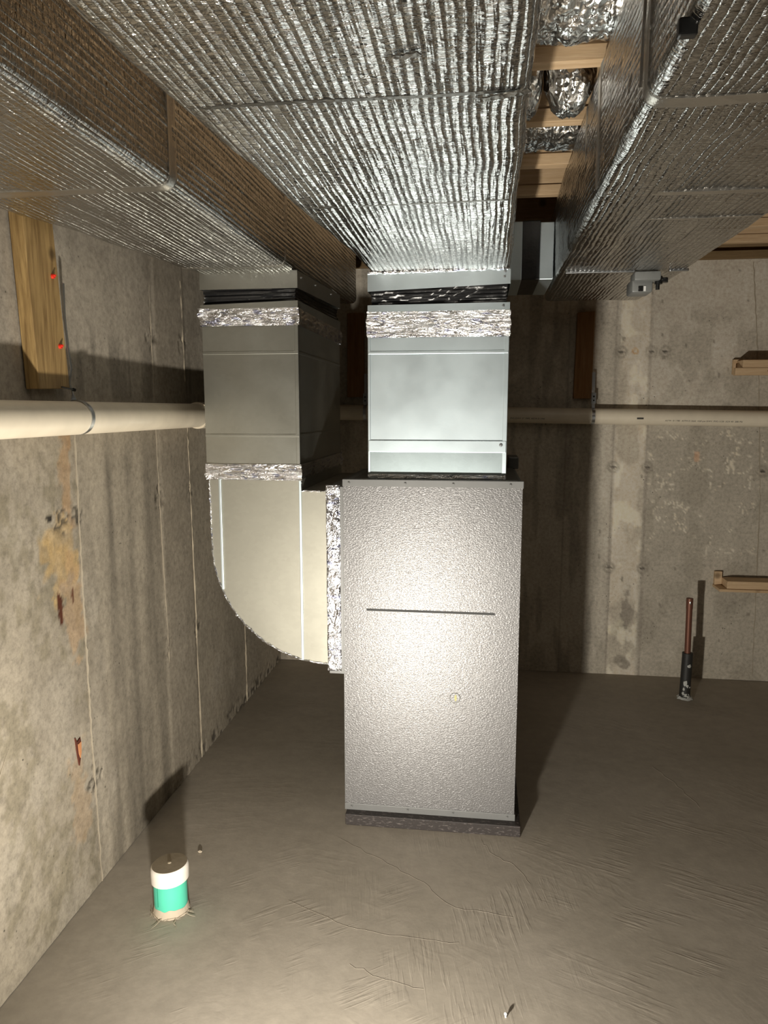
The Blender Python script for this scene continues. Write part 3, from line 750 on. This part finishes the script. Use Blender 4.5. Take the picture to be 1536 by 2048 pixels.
MB().box((lx0 - 0.001, ly0 - 0.003, 1.356), (lx1 + 0.001, ly1 + 0.002, 1.365), 0.0012).obj('slip_joint', GALV_L, ret)
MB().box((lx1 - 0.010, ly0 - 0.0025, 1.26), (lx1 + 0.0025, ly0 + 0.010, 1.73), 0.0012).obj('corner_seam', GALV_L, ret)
screw((lx1 + 0.003, 2.50, 1.89), ret, 0.003, n=(1, 0, 0)); screw((lx1 + 0.003, 2.72, 1.90), ret, 0.003, n=(1, 0, 0)); screw((lx1 + 0.003, 3.0, 1.91), ret, 0.003, n=(1, 0, 0))

elb = thing('return_elbow', 'dull galvanised elbow duct with curved heel turning into the left side of the air handler', 'duct', (-0.73, 2.8, 0.556))
cxe, cze, re = -0.517, 0.977, 0.420
out = [(-0.611, 1.222), (-0.611, 1.171), (-0.519, 1.171), (-0.519, 0.556)]
arc = [(cxe + re * math.cos(a), cze + re * math.sin(a)) for a in np.linspace(-math.pi / 2 - 0.02, -math.pi, 26)]
out += arc + [(-0.9385, 1.222)]
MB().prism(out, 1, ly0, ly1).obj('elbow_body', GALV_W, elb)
# rolled rim along the curved edge and the throat
rim = [(p[0], ly0 - 0.001, p[1]) for p in arc]
lip([(-0.519, ly0 - 0.001, 0.556)] + rim + [(-0.9385, ly0 - 0.001, 1.205)], 0.0032, 8, elb, 'rolled_rim')
lip([(-0.611, ly0 - 0.001, 1.205), (-0.611, ly0 - 0.001, 1.171), (-0.519, ly0 - 0.001, 1.171)], 0.0028, 9, elb, 'rolled_rim')
MB().box((-0.6185, ly0 - 0.006, 0.568), (-0.6095, ly0 + 0.001, 1.21), 0.0018).obj('standing_seam', GALV, elb)
MB().box((-0.905, ly0 - 0.006, 0.815), (-0.896, ly0 + 0.001, 1.21), 0.0018).obj('standing_seam', GALV, elb)
ring('foil_tape', lx0 + 0.006, lx1, ly0, ly1, 1.207, 1.262, TAPE, elb, ds=0.005, dz=0.004, fn=f_tape(325, 0.0024, 0.009, 0.005), off=0.003)
screw((-0.853, ly0 - 0.002, 0.722), elb, 0.003)

# ------------------------------------------------------------------ air handler
ux0, ux1, uy0, uy1, uz0, uz1 = -0.4555, 0.1375, 2.400, 3.12, 0.040, 1.217
ah = thing('air_handler', 'tall grey metal air handler cabinet with sparkling embossed front panel', 'air handler', (-0.16, 2.76, 0.040))
MB().box((ux0 + 0.002, uy0 + 0.004, uz0), (ux1 - 0.002, uy1, uz1 - 0.003), 0.002).obj('cabinet', PAINT_S, ah)
# front panel with a pull slot, inner shade painted by a dark strip
sx0, sx1, sz0, sz1 = -0.377, 0.056, 0.7695, 0.7775
gx = [ux0 + 0.001, sx0, sx1, ux1 - 0.001]; gz = [0.062, sz0, sz1, 1.196]
V = [(a, uy0, c_) for a in gx for c_ in gz]
Fp = [tuple(f) for f in grid_faces(4, 4)]; del Fp[4]
mesh('front_panel', V, Fp, PAINT, ah)
MB().box((sx0 - 0.002, uy0 + 0.0012, sz0 - 0.002), (sx1 + 0.002, uy0 + 0.0035, sz1 + 0.002)).obj('slot_shade_strip', SLOT_SHADE, ah)
MB().box((sx0 + 0.001, uy0 - 0.0006, sz0 - 0.0012), (sx1 - 0.001, uy0 + 0.001, sz0 + 0.0002), 0.0002).obj('slot_lip', PAINT_S, ah)
MB().box((ux0 - 0.0015, uy0 - 0.003, 1.195), (ux1 + 0.002, uy0 + 0.02, uz1 + 0.0015), 0.001).obj('top_rail', PAINT_S, ah)
MB().box((ux0 - 0.0015, uy0 - 0.003, uz0), (ux1 + 0.002, uy0 + 0.02, 0.064), 0.001).obj('bottom_rail', PAINT_S, ah)
for a in (-0.435, -0.246, -0.088, 0.097): screw((a, uy0 - 0.003, 1.2065), ah, 0.0036, PAINT_S)
for a in (-0.432, -0.233, -0.074, 0.112): screw((a, uy0 - 0.003, 0.0545), ah, 0.0036, PAINT_S)
MB().box((ux0 - 0.002, uy0 + 0.002, uz0 + 0.02), (ux0 + 0.010, uy0 + 0.012, 1.19), 0.001).obj('side_edge', PAINT_S, ah)
# knock-out plug
kb = MB(); n = 32; kx, kz, kr = -0.0725, 0.4735, 0.0175
for k in range(n):
    pass
kb.tube([(kx + kr * math.cos(2 * math.pi * k / n), uy0 - 0.0004, kz + kr * math.sin(2 * math.pi * k / n)) for k in range(n + 1)], 0.0011, 6)
ko = kb.obj('knockout_ring', DARKM, ah, True)
MB().sph((kx + 0.002, uy0, kz), 0.008, 10, (0.55, 0.15, 1.5)).obj('foam_smear', FOAMY, ah, True)
# raised dark flange at the back of the top
MB().box((ux0 + 0.03, 2.43, uz1 - 0.003), (ux1 - 0.012, uy1 - 0.02, uz1 + 0.0018), 0.001).obj('top_flange', DARKM, ah)
MB().box((0.108, 2.95, uz1 - 0.003), (ux1 + 0.012, 3.10, uz1 + 0.045), 0.004).obj('rear_cap', DARKM, ah)
# return opening flange and tape
MB().box((-0.5135, 2.428, 0.530), (ux0 + 0.003, 3.19, 1.190), 0.001).obj('return_flange', PAINT_S, ah)
# taped joint (front and bottom faces of the collar)
def tape_strip(name, x0, x1, z0, z1, y, parent, seed, mat=TAPE, amp=0.0022, ds=0.0035):
    a = np.arange(x0, x1 + ds, ds); c_ = np.arange(z0, z1 + ds, ds); A, Cc = np.meshgrid(a, c_, indexing='ij')
    d = 0.0015 + amp * fbm(A * 60, Cc * 26, 0, seed, 3) + 0.0015 * fbm(A * 12, Cc * 12, 0, seed + 4, 2)
    d = d * np.clip(np.minimum(A - x0, x1 - A) / 0.004, 0, 1) * np.clip(np.minimum(Cc - z0, z1 - Cc) / 0.004, 0, 1)
    A = A + (fbm(Cc * 14, A * 0, 0, seed + 9, 3) - 0.5) * 0.004
    P = np.stack([A, y - d, Cc], -1).reshape(-1, 3)
    return mesh(name, P, grid_faces(len(a), len(c_)), mat, parent, smooth=True)
tape_strip('return_tape', -0.5195, -0.4720, 0.540, 1.192, 2.427, ah, 331, TAPE_V)

pad = MB().box((-0.450, 2.366, 0.0), (0.157, 3.16, 0.040), 0.002).obj('equipment_pad', PAD, loc=(-0.146, 2.763, 0.0))
tag(pad, 'black speckled composite pad on the floor under the air handler', 'pad')

# ------------------------------------------------------------------ branch connector between middle and right trunks
br = thing('branch_connector', 'short horizontal branch of grey collars and black fabric joining the middle and right foil ducts', 'duct', (0.18, 3.1, 1.93))
def xring(name, x0, x1, y0, y1, z0, z1, mat, inset=0.0):
    b = MB().box((x0, y0 + inset, z0 + inset), (x1, y1 - inset, z1 - inset), 0.003); return b.obj(name, mat, br)
xring('left_collar', 0.088, 0.140, 2.90, 3.28, 1.932, 2.145, GALV)
xring('fabric_sleeve', 0.138, 0.207, 2.90, 3.28, 1.930, 2.150, VINYL, 0.003)
xring('right_collar', 0.205, 0.256, 2.90, 3.28, 1.932, 2.140, GALV)

# ------------------------------------------------------------------ crumpled foil flex ducts in the joist bays
def crumple(name, c0, c1, ry, rz, mat, parent, seed, amp=0.012, nu=54, nv=60, ends=0.0):
    """horizontal bag-like tube from c0 to c1 (along x)"""
    c0, c1 = np.array(c0), np.array(c1); s = np.linspace(0, 1, nv)[None, :]; a = np.linspace(0, 2 * np.pi, nu, endpoint=False)[:, None]
    end = 1 - ends * np.abs(2 * s - 1) ** 3
    X = c0[0] + (c1[0] - c0[0]) * s + 0 * a; Y = c0[1] + (c1[1] - c0[1]) * s; Z = c0[2] + (c1[2] - c0[2]) * s
    ca, sa = np.cos(a), np.sin(a)
    P0 = np.stack([X, Y + ry * ca, Z + rz * sa], -1)
    n = fbm(P0[..., 0] * 30, P0[..., 1] * 16, P0[..., 2] * 16, seed, 3) - 0.5
    n2 = np.abs(fbm(P0[..., 0] * 60, P0[..., 1] * 34, P0[..., 2] * 34, seed + 7, 2) - 0.5)
    d = end + (amp * 2 * n - amp * 1.6 * n2) / ry
    P = np.stack([X, Y + ry * ca * d, Z + rz * sa * d], -1).reshape(-1, 3)
    F = grid_faces(nu, nv, True); V = list(P)
    o = mesh(name, P, F, mat, parent, smooth=True)
    return o
fx1 = thing('flex_duct', 'large crumpled foil duct in the nearest joist bay at the top of the photo', 'duct', (0.155, 1.67, 2.21))
crumple('foil_jacket', (0.055, 1.67, 2.335), (0.262, 1.67, 2.335), 0.135, 0.125, CRINKLE, fx1, 401, 0.014, 80, 70)
fx2 = thing('flex_duct', 'crumpled foil bundle drooping between joists beside the right duct, the wider of two', 'duct', (0.20, 2.03, 2.20))
crumple('foil_jacket', (0.140, 1.985, 2.285), (0.262, 1.985, 2.290), 0.095, 0.118, CRINKLE, fx2, 411, 0.013, 64, 50, 0.55)
fx3 = thing('flex_duct', 'crumpled foil bundle drooping between joists against the middle duct, the narrower of two', 'duct', (0.10, 2.03, 2.19))
crumple('foil_jacket', (0.058, 1.99, 2.275), (0.134, 1.99, 2.285), 0.090, 0.112, CRINKLE, fx3, 421, 0.013, 64, 36, 0.5)
fx4 = thing('flex_duct', 'short dark crumpled foil duct in the joist bay behind the two drooping bundles', 'duct', (0.17, 2.38, 2.22))
crumple('foil_jacket', (0.060, 2.38, 2.345), (0.290, 2.38, 2.345), 0.135, 0.120, CRINKLE, fx4, 431, 0.012, 72, 70)

# ------------------------------------------------------------------ drain pipe around the corner
dp = thing('drain_pipe', 'long cream PVC drain pipe running along both concrete walls and behind the ducts', 'pipe', (-1.08, 3.9, 1.38))
PR = 0.0445; PXc, PZc = -1.083, 1.428
MB().cyl((PXc, YF + 0.01, PZc), (PXc, 2.80, PZc - 0.002), PR, n=48).obj('left_run', PVC, dp, True)
MB().cyl((PXc, 2.72, PZc - 0.002), (PXc, 2.80, PZc - 0.002), PR + 0.006, n=40).cyl((PXc, 2.715, PZc - 0.002), (PXc, 2.73, PZc - 0.002), PR + 0.002, PR + 0.006, 40).obj('coupling', PVC, dp, True)
MB().cyl((PXc, 2.79, PZc - 0.002), (PXc, 3.86, PZc + 0.006), PR, n=40).obj('corner_run', PVC, dp, True)
ec = (PXc + 0.10, 3.86)
MB().tube([(ec[0] - 0.10 * math.cos(a), ec[1] + 0.103 * math.sin(a), PZc + 0.006) for a in np.linspace(0, math.pi / 2, 12)], PR + 0.005, 32).obj('pipe_elbow', PVC, dp, True)
MB().cyl((ec[0], 3.963, PZc + 0.008), (XR - 0.01, 3.963, 1.370), 0.041, n=40).obj('back_run', PVC, dp, True)
def pz_back(x): return (PZc + 0.008) + (1.370 - PZc - 0.008) * (x - ec[0]) / (XR - 0.01 - ec[0])
def text(s, size, x, z, name, parent, ext=0.0003):
    cu = bpy.data.curves.new(name, 'FONT'); cu.body = s; cu.size = size; cu.extrude = ext; cu.space_character = 1.1
    o = bpy.data.objects.new(name, cu); COL.objects.link(o)
    dg = bpy.context.evaluated_depsgraph_get(); me = bpy.data.meshes.new_from_object(o.evaluated_get(dg)); bpy.data.objects.remove(o)
    o = bpy.data.objects.new(name, me); COL.objects.link(o); me.materials.clear(); me.materials.append(INK)
    # wrap onto the lower front of the pipe
    base = wloc(parent); R = 0.0415
    for v in me.vertices:
        px = x + v.co.x; ang = math.radians(28) - v.co.y / R
        v.co = Vector((px, 3.963 - (R + v.co.z) * math.cos(ang), pz_back(px) - (R + v.co.z) * math.sin(ang) )) - base
    o.parent = parent; return o
text('PVC-DWV  3"  PIPE  ASTM D 1785', 0.011, 0.15, 0, 'printed_line', dp)
text('ASTM  D 1785  ASTM D 2665  NSF-pw DWV  PVC-1120  SCH 40  280 PSI', 0.011, 0.93, 0, 'printed_line', dp)
MB().box((0.790, 3.9195, 1.399), (0.822, 3.9225, 1.407)).obj('printed_mark', INK, dp)

def hanger_strap(label, pts, nrm, loc, bar=None, w=0.020, group='pipe hanger straps'):
    t = thing('pipe_strap', label, 'strap', loc, group)
    MB().ribbon(pts, nrm, w, 0.0022).obj('strap_band', STEEL, t, True)
    if bar: bar(t)
    return t
# left wall strap
pts, nrm = [], []
for z, xo, yo in ((1.78, -1.106, 1.868), (1.70, -1.110, 1.872), (1.62, -1.104, 1.868), (1.56, -1.102, 1.876), (1.52, -1.108, 1.872), (1.49, -1.100, 1.874)):
    pts.append((xo + 0.003, yo + 0.006, z)); nrm.append((1, 0.3, 0))
for a in np.linspace(100, -100, 22):
    r_ = PR + 0.0015; pts.append((PXc + r_ * math.cos(math.radians(a)), 1.872, PZc + r_ * math.sin(math.radians(a)))); nrm.append((math.cos(math.radians(a)), 0, math.sin(math.radians(a))))
st = hanger_strap('steel strap looped around the drain pipe on the left wall', pts, nrm, (-1.06, 1.872, 1.40), w=0.016)
MB().cyl((-1.100, 1.83, 1.508), (-1.092, 1.880, 1.502), 0.0022, n=8).cyl((-1.094, 1.876, 1.503), (-1.091, 1.882, 1.501), 0.0045, n=10).obj('nail', BLACKP, st, True)
def back_strap(x, label):
    zc = pz_back(x); pts, nrm = [], []
    for z, yy in ((1.64, 3.974), (1.58, 3.972), (1.52, 3.970), (zc + 0.07, 3.955)):
        pts.append((x, yy, z)); nrm.append((0.0, -1, 0))
    for a in np.linspace(80, -95, 20):
        r_ = 0.0425; pts.append((x, 3.963 - r_ * math.cos(math.radians(a)), zc + r_ * math.sin(math.radians(a)))); nrm.append((0, -math.cos(math.radians(a)), math.sin(math.radians(a))))
    t = hanger_strap(label, pts, nrm, (x, 3.95, zc - 0.05), w=0.016)
    MB().box((x - 0.012, 3.948, 1.478), (x + 0.012, 3.956, 1.535), 0.002).obj('strap_plate', STEEL, t)
    MB().cyl((x, 3.948, 1.515), (x, 3.943, 1.515), 0.005, n=8).cyl((x, 3.948, 1.495), (x, 3.944, 1.495), 0.004, n=8).obj('nail', BLACKP, t)
back_strap(0.574, 'steel strap holding the drain pipe below the brown plank on the back wall')
back_strap(-0.624, 'steel strap around the drain pipe in the dark gap between the two risers')

# ------------------------------------------------------------------ lumber on the walls
def plank(label, quad_yz, x0, x1, mat, loc):
    m = MB().prism(quad_yz, 0, x0, x1); bmesh.ops.bevel(m.bm, geom=list(m.bm.edges), offset=0.002, segments=1, affect='EDGES')
    o = m.obj('wood_plank', mat, loc=loc); tag(o, label, 'plank'); return o
pl = thing('wood_plank', 'yellowish treated plank on the left wall with two red nail caps', 'plank', (-1.12, 1.80, 1.50))
m = MB().prism([(1.733, 1.500), (1.872, 1.505), (1.828, 2.02), (1.702, 2.02)], 0, XL + 0.004, -1.100); bmesh.ops.bevel(m.bm, geom=list(m.bm.edges), offset=0.002, segments=1, affect='EDGES')
m.obj('board', WOOD_T, pl)
for y, z in ((1.819, 1.788), (1.834, 1.613)):
    MB().cyl((-1.100, y, z), (-1.094, y, z), 0.0062, 0.0055, 14).cyl((-1.096, y, z + 0.002), (-1.090, y, z + 0.002), 0.003, n=8).obj('nail_cap', RED, pl, True)
def plank_b(label, quad_xz, mat):
    xs_ = [q[0] for q in quad_xz]; m = MB().prism(quad_xz, 1, 3.979, YB - 0.003); bmesh.ops.bevel(m.bm, geom=list(m.bm.edges), offset=0.0015, segments=1, affect='EDGES')
    o = m.obj('wood_plank', mat, loc=(sum(xs_) / 4, 3.998, quad_xz[0][1])); return tag(o, label, 'plank')
plank_b('dark brown upright plank on the back wall below the right foil duct', [(0.475, 1.505), (0.567, 1.505), (0.568, 1.949), (0.482, 1.944)], WOOD_D)
plank_b('dark brown plank hidden in the shadow between the two risers', [(-0.728, 1.515), (-0.636, 1.515), (-0.636, 1.962), (-0.725, 1.960)], WOOD_D)

def ledge(label, z0, z1, zm, loc):
    t = thing('wall_ledge', label, 'ledge', loc)
    return t
t = thing('wall_ledge', 'stacked pale wood ledge high on the back wall above the drain pipe', 'ledge', (1.5, 3.95, 1.617))
MB().box((1.245, 3.893, 1.617), (1.95, 3.93, 1.653), 0.002).obj('lower_board', WOOD, t)
MB().box((1.280, 3.898, 1.6535), (1.95, YB - 0.004, 1.692), 0.002).obj('upper_board', WOOD, t)
MB().box((1.264, 3.990, 1.625), (1.95, YB - 0.004, 1.700), 0.0015).obj('backing_board', WOOD, t)
MB().cyl((1.40, 3.891, 1.638), (1.40, 3.8935, 1.638), 0.005, n=10).obj('knot', RUSTM, t)
t = thing('wall_ledge', 'pale wood ledge low on the back wall at the right edge, beside the copper stub', 'ledge', (1.5, 3.95, 0.514))
MB().box((1.237, 3.893, 0.5140), (1.95, YB - 0.004, 0.528), 0.002).obj('bottom_board', WOOD, t)
MB().box((1.277, 3.905, 0.5285), (1.95, YB - 0.004, 0.568), 0.002).obj('top_board', WOOD, t)
MB().box((1.240, 3.990, 0.5285), (1.2765, YB - 0.004, 0.600), 0.0015).obj('backing_board', WOOD, t)

# ------------------------------------------------------------------ stub-ups on the floor
cp = thing('capped_pipe', 'capped teal and white drain stub standing on the floor by the left wall', 'pipe', (-0.877, 1.87, 0.0))
cx, cy = -0.877, 1.872
MB().cyl((cx, cy, -0.02), (cx - 0.001, cy, 0.10), 0.0475, n=48).obj('stub', TEAL, cp, True)
def ringlathe(prof, c, n=48):
    m = MB(); rings = []
    for (r, z) in prof: rings.append([m.bm.verts.new((c[0] + r * math.cos(2 * math.pi * k / n), c[1] + r * math.sin(2 * math.pi * k / n), z)) for k in range(n)])
    for a, b in zip(rings, rings[1:]):
        for k in range(n): m.bm.faces.new((a[k], a[(k + 1) % n], b[(k + 1) % n], b[k]))
    m.bm.faces.new(rings[0][::-1]); m.bm.faces.new(rings[-1]); return m
cap = ringlathe([(0.0485, 0.094), (0.0535, 0.095), (0.0540, 0.118), (0.0538, 0.134), (0.0520, 0.139), (0.0500, 0.141)], (cx, cy))
for v in cap.bm.verts: v.co.z += 0.06 * (v.co.x - cx)
cap.obj('cap', PVC_W, cp, True)
top = ringlathe([(0.0500, 0.1395), (0.0500, 0.1415), (0.006, 0.1425), (0.004, 0.1455), (0.001, 0.146)], (cx, cy))
for v in top.bm.verts: v.co.z += 0.06 * (v.co.x - cx)
top.obj('cap_top', DUST, cp, True)
# cement smeared up the foot of the stub
m = MB(); n = 72; rings = []
for j in range(4):
    rr = []
    for k in range(n):
        a = 2 * math.pi * k / n; h = 0.014 + 0.012 * vnoise(np.array([math.cos(a) * 3 + 5]), np.array([math.sin(a) * 3 + 5]), 0, 9)[0]
        r_, z = [(0.052 + 0.004 * random.random(), -0.002), (0.0505, 0.004), (0.0490, h * 0.8), (0.0478, h)][j]
        rr.append(m.bm.verts.new((cx + r_ * math.cos(a), cy + r_ * math.sin(a), z)))
    rings.append(rr)
for a_, b_ in zip(rings, rings[1:]):
    for k in range(n): m.bm.faces.new((a_[k], a_[(k + 1) % n], b_[(k + 1) % n], b_[k]))
m.obj('cement_ring', CEMENT, cp, True)
m = MB()
rngc = random.Random(3)
for a, L in ((200, 0.05), (215, 0.04), (-20, 0.05), (-35, 0.06), (-60, 0.07), (-75, 0.05), (-100, 0.06), (235, 0.05), (-10, 0.03)):
    a = math.radians(a); p = Vector((cx + 0.055 * math.cos(a), cy + 0.055 * math.sin(a), 0.0015)); t_ = Vector((math.sin(a) * -1, math.cos(a), 0)) if rngc.random() < 0.6 else Vector((math.cos(a), math.sin(a), 0))
    m.tube([p + t_ * (L * (k / 5 - 0.3)) + Vector((rngc.gauss(0, 0.002), rngc.gauss(0, 0.002), 0)) for k in range(6)], [0.0003, 0.0007, 0.001, 0.0009, 0.0006, 0.0002], 5)
m.obj('cement_crumbs', CEMENT, cp, True)
MB().box((cx - 0.0215, cy - 0.0440, 0.03), (cx - 0.0185, cy - 0.0425, 0.094)).obj('mould_line', plain('teal_dark', (0.03, 0.28, 0.18), 0.5), cp)

sx, sy = 1.049, 3.721
cs = thing('copper_stub', 'dark copper pipe stub in a black sleeve rising from the floor near the back wall', 'pipe', (sx, sy, 0))
MB().cyl((sx - 0.003, sy, -0.02), (sx + 0.0005, sy, 0.237), 0.0265, 0.0255, 28).obj('sleeve', RUBBER, cs, True)
MB().cyl((sx, sy, 0.20), (sx - 0.004, sy, 0.47), 0.0148, n=24).obj('copper_tube', COPPER, cs, True)
mm = MB().cyl((sx - 0.004, sy, 0.465), (sx - 0.0045, sy, 0.518), 0.0160, 0.0165, 24); mm.obj('end_cap', COPPER, cs, True)
MB().sph((sx - 0.004, sy - 0.0130, 0.497), 0.008, 12, (0.8, 0.5, 1.9)).obj('solder_blob', SOLDER, cs, True)
CEM_G = plain('grey_cement_fleck', (0.5, 0.5, 0.47), 0.8, 0, 90, 0.002)
m = MB()
def fleck(ang, z, w, h, seed):
    r = random.Random(seed); n = 9; c0 = m.bm.verts.new((sx - 0.002 + 0.0275 * math.sin(ang), sy - 0.0275 * math.cos(ang), z)); vs = []
    for k in range(n):
        a = 2 * math.pi * k / n; q = r.uniform(0.55, 1.1); aa = ang + w * q * math.cos(a) / 0.0265
        vs.append(m.bm.verts.new((sx - 0.002 + 0.0268 * math.sin(aa), sy - 0.0268 * math.cos(aa), z + h * q * math.sin(a))))
    for k in range(n): m.bm.faces.new((c0, vs[k], vs[(k + 1) % n]))
for a, z, w, h, s_ in ((0.35, 0.175, 0.016, 0.010, 1), (-0.3, 0.085, 0.009, 0.020, 2), (0.1, 0.07, 0.010, 0.010, 3), (-0.5, 0.055, 0.007, 0.010, 4), (0.7, 0.062, 0.006, 0.005, 5), (-0.1, 0.022, 0.020, 0.010, 6), (-0.6, 0.03, 0.008, 0.012, 7), (0.5, 0.012, 0.014, 0.008, 8)): fleck(a, z, w, h, s_)
o = m.obj('cement_flecks', CEM_G, cs); o['kind'] = 'stuff'
m = MB(); n = 20; ra = []; rb = []
for k in range(n):
    a = 2 * math.pi * k / n; q = random.uniform(0.034, 0.046)
    ra.append(m.bm.verts.new((sx + q * math.cos(a), sy + q * math.sin(a), -0.001))); rb.append(m.bm.verts.new((sx + 0.027 * math.cos(a), sy + 0.027 * math.sin(a), random.uniform(0.006, 0.014))))
for k in range(n): m.bm.faces.new((ra[k], ra[(k + 1) % n], rb[(k + 1) % n], rb[k]))
m.obj('cement_ring', CEM_G, cs, True)

nl = MB().cyl((0.084, 1.603, 0.0), (0.0835, 1.603, 0.007), 0.0022, n=8).sph((0.0835, 1.603, 0.009), 0.0042, 10).obj('plastic_peg', WHITEP, loc=(0.084, 1.603, 0), smooth=True)
tag(nl, 'tiny white round-headed peg on the floor at the bottom edge', 'peg')
m = MB()
bmesh.ops.create_icosphere(m.bm, subdivisions=1, radius=0.006, matrix=Matrix.Translation((-0.896, 2.142, 0.003)) @ Matrix.Diagonal((1.4, 0.8, 0.8, 1)))
cr = m.obj('concrete_crumb', CEMENT, loc=(-0.896, 2.142, 0)); tag(cr, 'small concrete crumb on the floor behind the capped teal stub', 'crumb')
